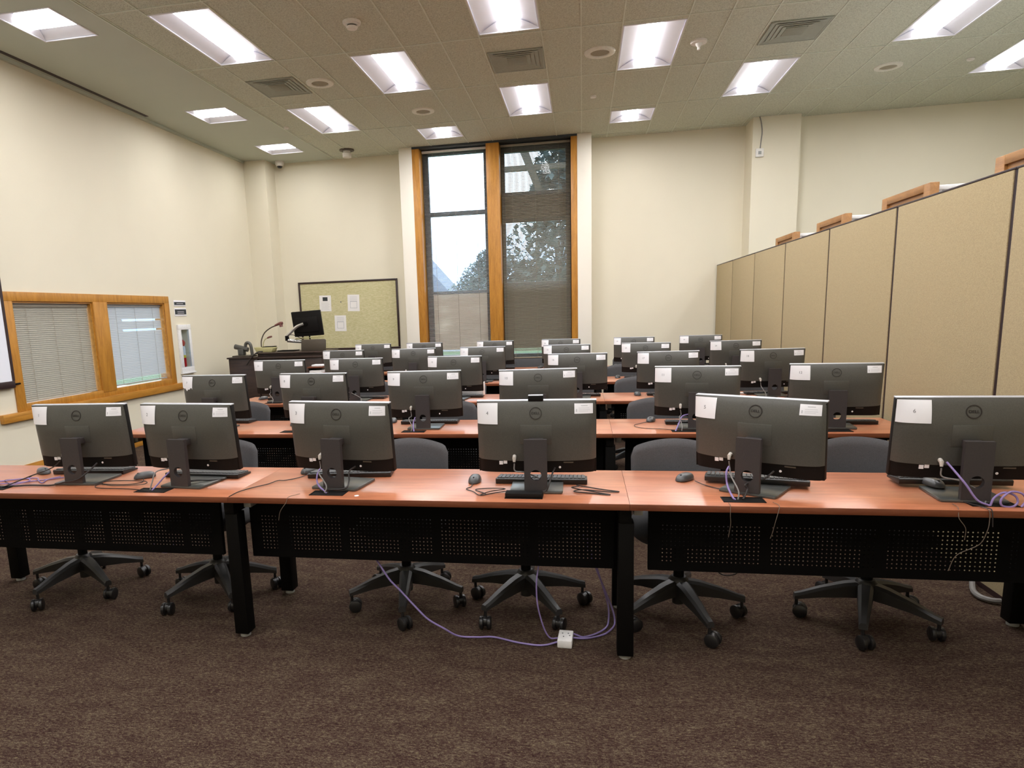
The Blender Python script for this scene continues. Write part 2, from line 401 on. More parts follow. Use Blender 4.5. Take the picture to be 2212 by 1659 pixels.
# ------------------------------------------------------------------ ceiling fixtures
def troffer(w, l, name='ceiling_light'):
    root = thing(name, 'x', 'light')
    hw, hl, D = w / 2, l / 2, .11
    h = MB()
    h.quad([(-hw, -hl, D), (hw, -hl, D), (hw, hl, D), (-hw, hl, D)])
    for s in (-1, 1):
        h.quad([(s * hw, -hl, -.002), (s * hw, hl, -.002), (s * hw, hl, D), (s * hw, -hl, D)])
        h.quad([(-hw, s * hl, -.002), (hw, s * hl, -.002), (hw, s * hl, D), (-hw, s * hl, D)])
    h.build('housing', 'troffer', root)
    f = MB(); t = .014
    for s in (-1, 1):
        f.box(s * hw - t / 2, s * hw + t / 2, -hl - t / 2, hl + t / 2, -.006, .004, .001)
        f.box(-hw + t / 2, hw - t / 2, s * hl - t / 2, s * hl + t / 2, -.006, .004, .001)
    f.build('frame', 'troffer', root)
    lw = .095 * w / .59
    for s in (-1, 1):
        r = MB(); r.grid(lambda u, v: (s * (hw - .012 - (hw - .012 - lw * .55) * u), -hl + .012 + (l - .024) * v, .004 + .085 * math.sin(u * PI / 2) ** .9), 10, 1)
        r.build('reflector', 'troffer', root)
    for s in (-1, 1):
        e = MB()
        e.grid(lambda u, v: (-hw + .012 + (w - .024) * u, s * (hl - .012 - .06 * math.sin(PI * u) * v), .004 + .085 * math.sin(PI * u) * v), 14, 3)
        e.build('end_plate', 'troffer', root)
    lens = MB(); ya, yb = -hl + .045, hl - .045
    lens.quad([(-lw * .8, ya, .012), (-lw * .8, yb, .012), (lw * .8, yb, .012), (lw * .8, ya, .012)], mat=0)
    for s in (-1, 1):
        lens.grid(lambda u, v: (s * lw * (.8 + .35 * math.sin(u * PI / 2)), ya + (yb - ya) * v, .012 + .076 * (1 - math.cos(u * PI / 2))), 6, 1, mat=1)
    lens.build('lamp_lens', ['lens', 'lens_side'], root, ang=0)
    return root
from_wall = ['first', 'second', 'third', 'fourth', 'fifth', 'sixth', 'seventh']
proto_long = troffer(LW, LL); proto_sq = troffer(LW, .6); proto_sof = troffer(.59, .56)
KIDS.clear()
def place(proto, used, loc, rz, label, group):
    if not used: o = proto; used.append(1)
    else: o = copy_tree(proto)
    o.location = loc; o.rotation_euler = (0, 0, rz); o['label'] = label; o['group'] = group; return o
u1, u2, u3 = [], [], []
desc = {(0, 5.76): 'long recessed ceiling light nearest the camera in the column beside the plain soffit',
        (0, 8.58): 'long recessed ceiling light beyond the square vent, column next to the plain soffit',
        (1, 7.13): 'long recessed ceiling light in the second column out from the plain soffit',
        (2, 5.73): 'long ceiling light cut by the top edge of the photo, middle column',
        (2, 8.54): 'long ceiling light in front of the tall windows, beyond the middle vent',
        (3, 7.12): 'long ceiling light between a round speaker and a hanging detector',
        (4, 8.51): 'long ceiling light beyond the vent nearest the cubicle divider, before the far column',
        (5, 7.07): 'long ceiling light above the cubicle divider, cut by the top edge of the photo',
        (6, 8.46): 'long ceiling light at the right edge of the photo, beyond the divider'}
for c, y in long_lights: place(proto_long, u1, (cols[c], y + LL / 2, CH), 0, desc[(c, y)], 'long recessed ceiling lights')
for c, y in far_off: place(proto_long, u1, (cols[c], y + LL / 2, CH), 0, 'long recessed ceiling light outside the photographed part of the ceiling', 'ceiling lights out of the picture')
place(proto_sq, u2, (cols[1], 9.99 + .3, CH), 0, 'small square ceiling light just before the top of the window', 'square recessed ceiling lights')
place(proto_sq, u2, (cols[3], 9.96 + .3, CH), 0, 'small square ceiling light before the bare far wall, right of the window', 'square recessed ceiling lights')
sof = ['square light in the plain soffit, nearest the camera', 'square light in the plain soffit, middle of the three', 'square light in the plain soffit, nearest the corner column']
for k, (x, y) in enumerate(soffit_lights):
    place(proto_sof, u3, (x, y, CH), PI / 2, sof[k] if k < 3 else 'square soffit light outside the photographed part of the ceiling', 'square soffit lights' if k < 3 else 'soffit lights out of the picture')

def vent(x0, x1, y0, y1, label):
    r = thing('ceiling_vent', label, 'air vent', ((x0 + x1) / 2, (y0 + y1) / 2, CH), 0, 'square ceiling vents')
    w, l = (x1 - x0) / 2, (y1 - y0) / 2
    f = MB(); t = .02
    for s in (-1, 1):
        f.box(s * w - t, s * w, -l, l, -.012, 0, .002) if s > 0 else f.box(-w, -w + t, -l, l, -.012, 0, .002)
        f.box(-w + t, w - t, s * l - t, s * l, -.012, 0, .002) if s > 0 else f.box(-w + t, w - t, -l, -l + t, -.012, 0, .002)
    f.build('frame', 'grille', r)
    g = MB()
    for k in range(4):
        a, b = 1 - k * .16, 1 - (k + 1) * .16
        for s in (-1, 1):
            g.quad([(s * w * a * .96, -l * a * .96, -.010), (s * w * a * .96, l * a * .96, -.010), (s * w * b * .96, l * b * .96, -.003), (s * w * b * .96, -l * b * .96, -.003)])
            g.quad([(-w * a * .96, s * l * a * .96, -.010), (w * a * .96, s * l * a * .96, -.010), (w * b * .96, s * l * b * .96, -.003), (-w * b * .96, s * l * b * .96, -.003)])
    g.build('louvre', 'grille', r, ang=0)
    MB().box(-w * .36, w * .36, -l * .36, l * .36, -.009, -.004, .002).build('core_plate', 'grille_dark', r)
vent(-3.775, -3.205, 7.50, 8.07, 'square air vent between two lights in the column beside the plain soffit')
vent(-.975, -.395, 7.42, 8.03, 'square air vent in the middle of the ceiling before the tall windows')
vent(1.83, 2.40, 7.42, 7.99, 'square air vent above the cubicle divider side of the room')

def speaker(x, y, r, label, dark=True):
    o = thing('ceiling_speaker', label, 'speaker', (x, y, CH), 0, 'round ceiling speakers')
    MB().lathe([(r * .60, -.004), (r * .62, -.016), (r * .85, -.018), (r * .97, -.012), (r, 0)], 40, caps=False).build('trim_ring', 'speaker', o)
    MB().lathe([(0, -.010), (r * .35, -.009), (r * .61, -.006)], 40, caps=False).build('speaker_grille', 'speaker_grille', o)
speaker(-2.985, 7.775, .160, 'round ceiling speaker next to the square vent near the plain soffit')
speaker(.195, 7.735, .165, 'round ceiling speaker between the middle vent and a long light')
speaker(-2.09, 9.17, .155, 'round ceiling speaker beyond the second column of long lights')
speaker(3.56, 9.13, .150, 'round ceiling speaker above the divider, toward the right wall')

def detector(x, y, label, hang):
    o = thing('smoke_detector', label, 'detector', (x, y, CH), 0, 'round ceiling detectors')
    MB().lathe([(.085, 0), (.085, -.012), (.078, -.022), (.03, -.024), (0, -.024)], 32, caps=False).build('base_plate', 'device', o)
    if hang: MB().lathe([(.035, -.022), (.030, -.040), (.014, -.060), (.016, -.085), (0, -.092)], 20, caps=False).build('sensor_head', 'device', o)
    else:
        MB().lathe([(.060, -.022), (.060, -.030), (.045, -.034), (.045, -.042), (.056, -.046), (.045, -.062), (0, -.066)], 32, caps=False).build('sensor_head', 'device', o)
        MB().lathe([(.047, -.034), (.047, -.042)], 32, caps=False).build('sensor_slot', 'dark_glass', o)
detector(-2.09, 6.35, 'white smoke detector high up between the first and second light columns', False)
detector(1.20, 7.72, 'white hanging detector just beside the long light before the right vent', True)
o = thing('projector_mount', 'small pale device under a dark disc on the ceiling before the notice board', 'ceiling device', (-3.77, 10.82, CH))
MB().lathe([(.12, 0), (.12, -.015), (0, -.02)], 28, caps=False).build('disc', 'taupe', o)
MB().lathe([(.06, -.02), (.055, -.05), (.075, -.06), (.07, -.12), (0, -.13)], 24, caps=False).build('housing', 'device', o)
def sprinkler(x, y, label):
    o = tag(MB().lathe([(.04, 0), (.042, -.008), (.034, -.022), (.012, -.026), (0, -.026)], 24, T=None, caps=False).build('fire_sprinkler', 'device'), label, 'sprinkler', 'ceiling sprinklers')
    o.location = (x, y, CH)
sprinkler(.15, 9.21, 'small white sprinkler cap between the tall-window light and the right-hand lights')
sprinkler(-4.13, 9.33, 'small white sprinkler cap at the edge of the plain soffit')
sprinkler(4.42, 9.12, 'small sprinkler cap next to the light at the far right')
o = thing('security_camera', 'small white dome security camera beside the corner column', 'camera', (-5.14, 11.22, CH))
MB().lathe([(.075, 0), (.075, -.04), (.06, -.075), (.02, -.085), (0, -.085)], 28, caps=False).build('housing', 'device', o)
MB().lathe([(.045, -.06), (.046, -.085), (.03, -.108), (0, -.115)], 24, caps=False).build('dome_lens', 'dark_glass', o)

# ------------------------------------------------------------------ windows
def blind(label, axis, a0, a1, z0, z1, fixed, tilt, matname, inward, gaps=(), cords=3, pitch=.0215, w=.025, bottom_open=0):
    """venetian blind; axis 'y' hangs on the side wall (room toward +x), 'x' on the far wall (room toward -y)"""
    r = thing('venetian_blind', label, 'blind', (fixed if axis == 'y' else (a0 + a1) / 2, (a0 + a1) / 2 if axis == 'y' else fixed, z0), -PI / 2 if axis == 'y' else 0, 'window blinds')
    # local frame: x along the blind, -y toward the room... rotate so that local -y = inward
    if axis == 'y': r.rotation_euler = (0, 0, PI / 2)
    h = (a1 - a0) / 2; H = z1 - z0
    MB().box(-h, h, -.014, .022, H - .036, H, .003).build('headrail', matname, r)
    s = MB(); n = int((H - .040) / pitch)
    for k in range(n):
        z = .022 + k * pitch
        torn = any(g0 < z + z0 < g1 for g0, g1 in gaps)
        tl = tilt if k >= bottom_open else min(tilt, .12)
        # room-side edge lower for positive tilt
        T = Matrix.Translation((0, 0, z)) @ Matrix.Rotation(tl, 4, 'X')
        b = bmesh.new(); q = []
        for yy, zz in ((-w / 2, -.0011), (-w / 6, .0006), (w / 6, .0006), (w / 2, -.0011)):
            q.append((b.verts.new((-h + .004, yy, zz)), b.verts.new((-h * .45 if torn else h - .004, yy, zz))))
        for i in range(3): b.faces.new((q[i][0], q[i][1], q[i + 1][1], q[i + 1][0]))
        bmesh.ops.transform(b, matrix=T, verts=b.verts[:]); s._merge(b, 0)
    s.build('slats', matname, r, ang=60)
    MB().box(-h, h, -.012, .012, 0, .014, .003).build('bottom_rail', matname, r)
    c = MB()
    for k in range(cords):
        x = -h + (2 * h) * (k + .5) / cords if cords > 1 else 0
        c.box(x - .0022, x + .0022, -.0135, -.0125, .01, H - .03)
    c.build('ladder_cord', 'slat_taupe', r, ang=0)
    return r

# side wall windows
FX = LX + .02
w1 = struct_root('window_1'); w2 = struct_root('window_2')
fr = MB()
fr.box(LX, FX, 5.76, 5.87, .722, 1.85, .003); fr.box(LX, FX - .002, 5.87, 8.385, .722, .80, .003); fr.box(LX, FX, 5.76, 8.49, 1.85, 1.945, .003)
fr.build('window_frame', 'oak', w1)
MB().box(LX, FX, 8.385, 8.49, .72, 1.85, .003).build('window_frame', 'oak', w2)
MB().box(LX - .13, FX + .004, 7.005, 7.24, OZ0, OZ1, .003).build('mullion', 'oak', w1)
MB().box(LX, FX + .03, 5.54, 8.66, .635, .722, .004).build('window_sill', 'oakh', w1)
for r_, y0, y1 in ((w1, 5.87, 7.005), (w2, 7.24, 8.385)):
    j = MB(); t = .02
    j.box(LX - .14, LX - .001, y0, y0 + t, OZ0 + t, OZ1 - t); j.box(LX - .14, LX - .001, y1 - t, y1, OZ0 + t, OZ1 - t)
    j.box(LX - .14, LX - .001, y0, y1, OZ0, OZ0 + t); j.box(LX - .14, LX - .001, y0, y1, OZ1 - t, OZ1)
    j.build('window_jamb', 'oakh', r_)
    MB().box(LX - .125, LX - .120, y0 + t, y1 - t, OZ0 + t, OZ1 - t).build('pane', 'glass', r_, ang=0)
blind('closed greige blind in the side-wall window nearer the projection screen', 'y', 5.90, 6.98, .80, 1.83, LX - .05, 1.10, 'slat_grey', 0)
blind('bright daylit blind with two broken gaps in the side-wall window nearer the fire extinguisher', 'y', 7.27, 8.36, .815, 1.83, LX - .05, 1.08, 'slat_backlit', 0, gaps=((1.618, 1.638), (1.483, 1.505)), bottom_open=3)

# tall windows in the far wall
w3 = struct_root('window_3'); w4 = struct_root('window_4')
MB().box(-2.73, -2.61, 11.005, 11.32, .75, CH - .03, .003).build('window_jamb', 'oak', w3)
MB().box(-1.51, -1.30, 11.005, 11.32, .75, CH - .03, .003).build('mullion', 'oak', w3)
MB().box(-.17, -.07, 11.005, 11.32, .75, CH - .03, .003).build('window_jamb', 'oak', w4)
MB().box(-2.73, -.07, 10.985, 11.32, .70, .765, .004).build('window_sill', 'oak', w3)
struct(MB().box(-2.73, -.07, 11.0, 11.45, CH - .032, CH).build('trim_6', 'bronze'))
GY = 11.27
f = MB()
for b in ((-2.61, -2.515, GY - .03, GY + .03, .765, CH), (-1.585, -1.51, GY - .03, GY + .03, .765, CH), (-2.515, -1.585, GY - .03, GY + .03, 4.157, CH),
          (-2.515, -1.585, GY - .03, GY + .03, 3.186, 3.257), (-2.515, -1.585, GY - .03, GY + .03, 1.90, 1.949), (-2.515, -1.585, GY - .03, GY + .03, .765, .86)): f.box(*b, bev=.004)
f.build('window_frame', 'bronze', w3)
MB().box(-2.515, -1.585, GY - .004, GY + .004, 1.949, 4.157).build('pane', 'glass', w3, ang=0)
MB().box(-2.515, -1.585, GY - .012, GY + .012, .95, 1.90).build('infill', 'spandrel', w3, ang=0)
MB().box(-2.515, -1.585, GY - .004, GY + .004, .86, .95).build('pane', 'glass', w3, ang=0)
f = MB()
for b in ((-1.30, -1.24, GY - .03, GY + .03, .765, CH), (-.256, -.17, GY - .03, GY + .03, .765, CH), (-1.24, -.256, GY - .03, GY + .03, 4.117, CH),
          (-1.24, -.256, GY - .03, GY + .03, 3.44, 3.50), (-1.24, -.256, GY - .03, GY + .03, 3.02, 3.08), (-1.24, -.256, GY - .03, GY + .03, 2.0, 2.05), (-1.24, -.256, GY - .03, GY + .03, .765, .86)): f.box(*b, bev=.004)
f.build('window_frame', 'bronze', w4)
MB().box(-1.24, -.256, GY - .004, GY + .004, 2.05, 3.02).build('pane', 'glass', w4, ang=0)
MB().box(-1.24, -.256, GY - .004, GY + .004, 3.50, 4.117).build('pane', 'glass', w4, ang=0)
MB().box(-1.24, -.256, GY - .012, GY + .012, 3.08, 3.44).build('infill', 'spandrel_dark', w4, ang=0)
MB().box(-1.24, -.256, GY - .012, GY + .012, .95, 2.0).build('infill', 'spandrel_dark', w4, ang=0)
MB().box(-1.24, -.256, GY - .004, GY + .004, .86, .95).build('pane', 'glass', w4, ang=0)
blind('tall pale half-open blind with bright sky behind it, far wall', 'x', -2.595, -1.52, .79, 4.22, 11.15, .20, 'slat_pale', 0, bottom_open=5)
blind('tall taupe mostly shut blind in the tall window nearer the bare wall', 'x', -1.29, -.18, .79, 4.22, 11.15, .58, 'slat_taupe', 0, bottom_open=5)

# ------------------------------------------------------------------ outside
struct(MB().quad([(-40, -20, -.6), (40, -20, -.6), (40, 80, -.6), (-40, 80, -.6)]).build('ground', 'lawn', ang=0))
struct(MB().quad([(-30, -6, -.45), (-6.2, -6, -.45), (-6.2, 20, -.45), (-30, 20, -.45)]).build('bounce_ground', 'bounce_pale', ang=0))  # unseen pale ground added to bounce daylight onto the side-wall blind
def tree(name, label, x, y, lobes, trunk_h, n, leaf):
    r = thing(name, label, 'tree', (x, y, -.6), 0, 'trees outside the tall windows')
    t = MB(); t.tube([(0, 0, 0), (.05, 0, trunk_h * .5), (0, .05, trunk_h)], [.2, .16, .1], 10)
    rnd = random.Random(hash(label) % 1000 if False else int(x * 10 + y))
    for k in range(9):
        lx, ly, lz, rx, rz = lobes[k % len(lobes)]
        a = rnd.uniform(0, 6.28); t.tube(smooth_path([(0, 0, trunk_h * .7), (lx * .5, ly * .5, trunk_h + .2), (lx + math.cos(a) * rx * .5, ly + math.sin(a) * rx * .5, lz + rz * .3)], 4), [.07 - .005 * i for i in range(9)], 6)
    t.build('trunk', 'bark', r)
    b = bmesh.new()
    for k in range(n):
        lx, ly, lz, rx, rz = lobes[k % len(lobes)]
        while True:
            p = Vector((rnd.uniform(-1, 1), rnd.uniform(-1, 1), rnd.uniform(-1, 1)))
            if .15 < p.length < 1: break
        c = Vector((lx + p.x * rx, ly + p.y * rx, lz + p.z * rz))
        q = Matrix.Rotation(rnd.uniform(0, 6.28), 3, 'Z') @ Matrix.Rotation(rnd.uniform(-1, 1), 3, 'X')
        s = leaf * rnd.uniform(.6, 1.3)
        b.faces.new([b.verts.new(c + q @ Vector(v)) for v in ((-s * .5, 0, 0), (0, -s, 0), (s * .5, 0, 0), (0, s, 0))])
    m = MB(); m._merge(b, 0); m.build('foliage', 'leaf', r, ang=0)
tree('leafy_tree', 'large dark tree filling the shut tall window', -1.0, 21, [(0, 0, 3.6, 1.5, 1.6), (.6, .3, 5.2, 1.4, 1.3), (.5, 0, 6.2, 1.0, 1.0), (-.9, 0, 2.8, 1.2, 1.0), (.9, 0, 2.6, 1.3, 1.1)], 3.0, 7000, .15)
tree('leafy_tree', 'lower tree rising behind the half-open tall blind', -4.6, 27, [(0, 0, 2.7, .9, .9), (.5, 0, 3.4, .8, .8), (-.6, 0, 2.3, .8, .7), (.9, 0, 4.0, .6, .7)], 1.8, 9000, .085)
o = thing('gabled_house', 'distant pale gabled house low in the half-open tall window', 'house', (-9.4, 40, -.6))
MB().box(-2.4, 2.4, -2, 2, 0, 2.6).build('walls', 'house', o, ang=0)
MB().prism([(-2.6, 2.6), (2.6, 2.6), (0, 5.6)], 'y', -2.2, 2.2).build('roof', 'roof', o, ang=0)
MB().box(-.5, .5, -2.03, -2.0, 1.0, 2.0).build('window', 'bronze', o, ang=0)
o = thing('eave_bracket', 'diagonal roof bracket outside the upper part of the shut tall window', 'roof bracket', (0, 12.3, 0))
MB().prism([(-1.28, 4.85), (-1.10, 4.85), (-.66, 3.62), (-.76, 3.56)], 'y', -.06, .06).build('brace', 'beam', o, ang=0)
MB().box(-1.6, .3, -.5, .1, 4.80, 5.0).build('eave_board', 'beam', o, ang=0)
MB().box(-1.5, 0.1, -.05, .05, 4.03, 4.12).build('rail', 'beam', o, ang=0)

# ------------------------------------------------------------------ far wall: notice board, device
o = thing('notice_board', 'green-beige cork notice board with a thin dark frame', 'notice board', (-4.10, BY, 1.607))
MB().box(-.91, .91, -.022, 0, -.60, .60).build('cork_surface', 'cork', o, ang=0)
f = MB(); W_, H_, t = .922, .608, .032
f.box(-W_, W_, -.034, 0, H_ - t, H_, .003); f.box(-W_, W_, -.034, 0, -H_, -H_ + t, .003); f.box(-W_, -W_ + t, -.034, 0, -H_ + t, H_ - t, .003); f.box(W_ - t, W_, -.034, 0, -H_ + t, H_ - t, .003)
f.build('frame', 'board_frame', o)
tag(MB().lathe([(0, -.018), (.009, -.016), (.011, -.006), (.004, 0)], 12, T=Matrix.Translation((-4.235, BY - .022, 1.845)) @ Matrix.Rotation(-PI / 2, 4, 'X')).build('push_pin', 'ink'), 'dark push pin stuck alone between the two upper notices', 'push pin')
def notice(x0, x1, z0, z1, label, picture, rot):
    r = thing('paper_notice', label, 'notice', ((x0 + x1) / 2, BY - .0245, (z0 + z1) / 2), 0, 'notices on the cork board'); r.rotation_euler = (0, rot, 0)
    w, h = (x1 - x0) / 2, (z1 - z0) / 2
    MB().box(-w, w, -.0012, .0012, -h, h).build('sheet', 'paper_warm', r, ang=0)
    p = MB(); y = -.0022
    def bar(a, b, z, t=.004): p.box(a, b, y, y + .0006, z - t, z + t)
    if picture:
        MB().box(-w * .42, w * .42, y, y + .0008, h * .30, h * .78).build('printed_picture', 'ink_dark', r, ang=0)
        for k in range(6): bar(-w * .7, w * (.7 if k % 2 else .55), h * (.05 - k * .16), .0022)
    else:
        for k in range(3): bar(-w * .62, w * .62, h * (.72 - k * .16), .003)
        for s in (-1, 1):
            p.box(s * w * .56 - .004, s * w * .56 + .004, y, y + .0006, -h * .62, h * .2)
        bar(-w * .58, w * .58, h * .2, .007); bar(-w * .58, w * .58, -h * .62, .004)
    p.build('printed_lines', 'ink_pale', r, ang=0)
notice(-4.64, -4.42, 1.69, 1.97, 'white notice with a small dark picture above text, upper left on cork board', True, .02)
notice(-4.11, -3.89, 1.675, 1.965, 'white notice with a grey outlined box, upper right on cork board', False, .03)
notice(-4.375, -4.16, 1.33, 1.61, 'white notice with a grey outlined box, lowest on cork board', False, .02)

o = thing('wall_thermostat', 'small white sensor box high on the column beside the divider', 'thermostat', (2.59, 10.92, 3.76))
MB().box(-.055, .055, -.03, 0, -.06, .06, .005).build('housing', 'device', o)
MB().box(-.022, .022, -.034, -.029, -.025, .02, .002).build('display', 'grey_metal', o)
tag(MB().tube(smooth_path([(2.575, 10.905, CH), (2.60, 10.905, 4.18), (2.615, 10.905, 4.05), (2.605, 10.905, 3.93), (2.595, 10.905, 3.81)], 5), .007, 8).build('sensor_wire', 'cable_grey'), 'grey wire running from the ceiling down to the white sensor box', 'wire')

# ------------------------------------------------------------------ side wall: signs, extinguisher, projection screen
def wsign(z0, z1, label, bands):
    r = thing('wall_sign', label, 'sign', (LX, 8.765, (z0 + z1) / 2), 0, 'small signs on the side wall'); h = (z1 - z0) / 2
    MB().box(0, .006, -.142, .142, -h, h, .001).build('sheet', 'paper', r)
    b = MB()
    b.box(.0055, .0075, -.135, .135, -h * .55, h * (.45 if bands == 1 else .7))
    b.build('dark_band', 'ink_dark', r, ang=0)
    l = MB()
    for k in range(bands): l.box(.007, .0082, -.08, .08, -h * .1 - k * .022 - .004 + (.012 if bands > 1 else 0), -h * .1 - k * .022 + .004 + (.012 if bands > 1 else 0))
    l.build('printed_lines', 'ink_pale', r, ang=0)
wsign(1.81, 1.895, 'small white sign with one dark band, upper of two above the extinguisher', 1)
wsign(1.67, 1.785, 'small white sign with a deeper dark band, lower of two above the extinguisher', 2)
o = thing('extinguisher_cabinet', 'narrow white wall cabinet with a glass front holding a fire extinguisher', 'cabinet', (LX, 8.785, .86))
c = MB(); c.box(0, .03, -.155, -.09, .075, .615, .003); c.box(0, .03, .095, .155, .075, .615, .003); c.box(0, .03, -.155, .155, .615, .69, .003); c.box(0, .03, -.155, .155, 0, .075, .003)
c.build('door_frame', 'white_metal', o)
MB().box(-.087, -.085, -.088, .093, .077, .613).build('back_lining', 'white_metal', o, ang=0)
MB().box(.026, .028, -.09, .095, .075, .615).build('pane', 'glass', o, ang=0)
MB().box(0, .05, -.16, .16, -.02, .0, .003).build('ledge', 'white_metal', o)
o = thing('fire_extinguisher', 'red fire extinguisher with white and yellow tags inside the glass-fronted cabinet', 'fire extinguisher', (LX - .042, 8.80, .938))
Q = Matrix.Diagonal((1.15, 1.15, 1, 1))
MB().lathe([(0, 0), (.028, 0), (.03, .01), (.03, .13)], 20, T=Q).build('lower_body', 'red', o)
MB().lathe([(.0302, .13), (.0302, .17)], 20, T=Q, caps=False).build('yellow_band', 'yellow', o)
MB().lathe([(.030, .17), (.030, .27), (.022, .30)], 20, T=Q).build('white_tag', 'paper', o)
MB().lathe([(.022, .30), (.034, .33), (.034, .36), (.015, .39), (0, .395)], 20, T=Q).build('valve_head', 'red', o)
o = thing('projection_screen', 'pull-down projection screen with black border at the left edge of the photo', 'projection screen', (LX + .035, 4.5, .98))
MB().box(-.003, .003, -1.2, 1.215, .07, 1.9).build('screen_fabric', 'screen_fabric', o, ang=0)
b = MB(); b.box(-.0035, .0045, 1.215, 1.25, .07, 1.88); b.box(-.0035, .0045, -1.25, -1.2, .07, 1.88); b.box(-.0035, .0045, -1.25, 1.25, 1.88, 1.94)
b.build('border', 'divider_trim', o, ang=0)
MB().box(-.025, .02, -1.26, 1.235, 0, .07, .008).build('bottom_bar', 'divider_trim', o)
MB().tube([(0, 1.23, .035), (0, 1.31, .035)], .009, 8).build('end_knob', 'black', o)
MB().box(-.033, .07, -1.3, 1.29, 1.94, 2.06, .01).build('roller_case', 'white_metal', o)

# ------------------------------------------------------------------ cubicle divider and library shelving behind it
bounds = [11.36, 10.21, 8.97, 7.69, 6.41, 5.14, 3.87, 2.60, 1.33]
PX0, PX1, PZ = 2.12, 2.18, 2.19
for k in range(len(bounds) - 1):
    y1, y0 = bounds[k], bounds[k + 1]
    pos = 'against the far wall' if k == 0 else f'{ORD[k + 1]} counted from the far wall'
    r = thing('cubicle_divider', f'tan fabric cubicle divider section, {pos}', 'divider', ((PX0 + PX1) / 2, (y0 + y1) / 2, 0), 0, 'tan divider sections')
    h = (y1 - y0) / 2; g = .016
    MB().box(-.03, .03, -h + g, h - g, .03, PZ - .012, .004).build('fabric_panel', 'fabric', r)
    MB().box(-.031, .031, -h + .001, h - .001, PZ - .012, PZ, .003).build('top_cap', 'divider_trim', r)
    MB().box(-.024, .024, -h + .001, -h + g, 0, PZ - .012).build('edge_post', 'divider_trim', r, ang=0)
    MB().box(-.024, .024, h - g, h - .001, 0, PZ - .012).build('edge_post', 'divider_trim', r, ang=0)
    MB().box(-.028, .028, -h + g, h - g, 0, .03).build('base_rail', 'divider_trim', r, ang=0)
near = [3.775, 5.27, 6.79, 8.27]; names = ['nearest the camera, at the right edge of the photo', 'second from the camera', 'third from the camera', 'farthest, before the far column']
for k, y0 in enumerate(near):
    y1 = y0 + .755; r = thing('library_bookcase', f'wooden shelving end above the divider, {names[k]}', 'bookcase', (2.40, (y0 + y1) / 2, 0), 0, 'shelving behind the divider')
    h = (y1 - y0) / 2; top = 2.35
    e = MB()
    e.box(-.03, .03, -h, -h + .09, 0, top, .004); e.box(-.03, .03, h - .09, h, 0, top, .004)
    e.box(-.03, .03, -h + .09, h - .09, top - .055, top, .003); e.box(-.03, .03, -h + .09, h - .09, 0, .15, .003)
    e.build('end_frame', 'shelf_wood', r)
    MB().box(-.012, .012, -h + .085, h - .085, .14, top - .05).build('end_panel', 'shelf_wood', r, ang=0)
    MB().box(.034, 2.4, -h + .03, h - .03, top - .05, top - .018, .004).build('canopy', 'white_metal', r)
    s = MB()
    for x in (.05, .85, 1.65, 2.38): s.box(x - .015, x + .015, -h + .04, h - .04, 0, top - .05)
    s.build('upright', 'white_metal', r, ang=0)
    MB().box(.05, 2.38, -.012, .012, 0, top - .05).build('back_panel', 'grey_metal', r, ang=0)
    q = MB()
    for z in (.1, .45, .8, 1.15, 1.5, 1.85): q.box(.06, 2.37, -h + .05, h - .05, z, z + .02)
    q.build('shelves', 'white_metal', r, ang=0)

# ------------------------------------------------------------------ tables
TX = [-3.54, -1.672, .196, 2.064]
RY = [2.785, 4.425, 6.04, 7.665, 9.277]
TD, TZ = .61, .74
PORT = (.475, 1.41)
def perforated(x0, x1, z0, z1, y, gapcols=()):
    """steel sheet with real square-pitch holes"""
    m = MB(); b = bmesh.new(); p = .0185; r = .0030
    nx = int((x1 - x0 - .10) / p); nz = 10
    hx0 = (x0 + x1) / 2 - nx * p / 2; hz0 = z0 + .036
    yf, yb = y, y + .002
    for yy in (yf,):
        V = {}
        def vert(a, c):
            k = (round(a, 5), round(c, 5))
            if k not in V: V[k] = b.verts.new((a, yy, c))
            return V[k]
        for i in range(nx):
            for j in range(nz):
                cx, cz = hx0 + (i + .5) * p, hz0 + (j + .5) * p
                q = [vert(hx0 + i * p, hz0 + j * p), vert(hx0 + (i + 1) * p, hz0 + j * p), vert(hx0 + (i + 1) * p, hz0 + (j + 1) * p), vert(hx0 + i * p, hz0 + (j + 1) * p)]
                if (i % 25) >= 23: b.faces.new(q); continue
                ring = [b.verts.new((cx + r * math.cos(a), yy, cz + r * math.sin(a))) for a in [PI * 1.25 + k * PI / 4 for k in range(8)]]
                for k in range(4):
                    b.faces.new((q[k], q[(k + 1) % 4], ring[(2 * k + 2) % 8], ring[2 * k + 1]))
                    b.faces.new((q[k], ring[2 * k + 1], ring[2 * k]))
    m._merge(b, 0)
    hx1, hz1 = hx0 + nx * p, hz0 + nz * p
    for q in ((x0, hx0, z0, z1), (hx1, x1, z0, z1), (hx0, hx1, z0, hz0), (hx0, hx1, hz1, z1)):
        m.quad([(q[0], yf, q[2]), (q[1], yf, q[2]), (q[1], yf, q[3]), (q[0], yf, q[3])])
    m.box(x0, x1, y, y + .02, z0 - .002, z0); m.box(x0, x1, y, y + .03, z1 - .002, z1)
    m.box(x0 - .001, x0 + .001, y, y + .02, z0, z1); m.box(x1 - .001, x1 + .001, y, y + .02, z0, z1)
    return m
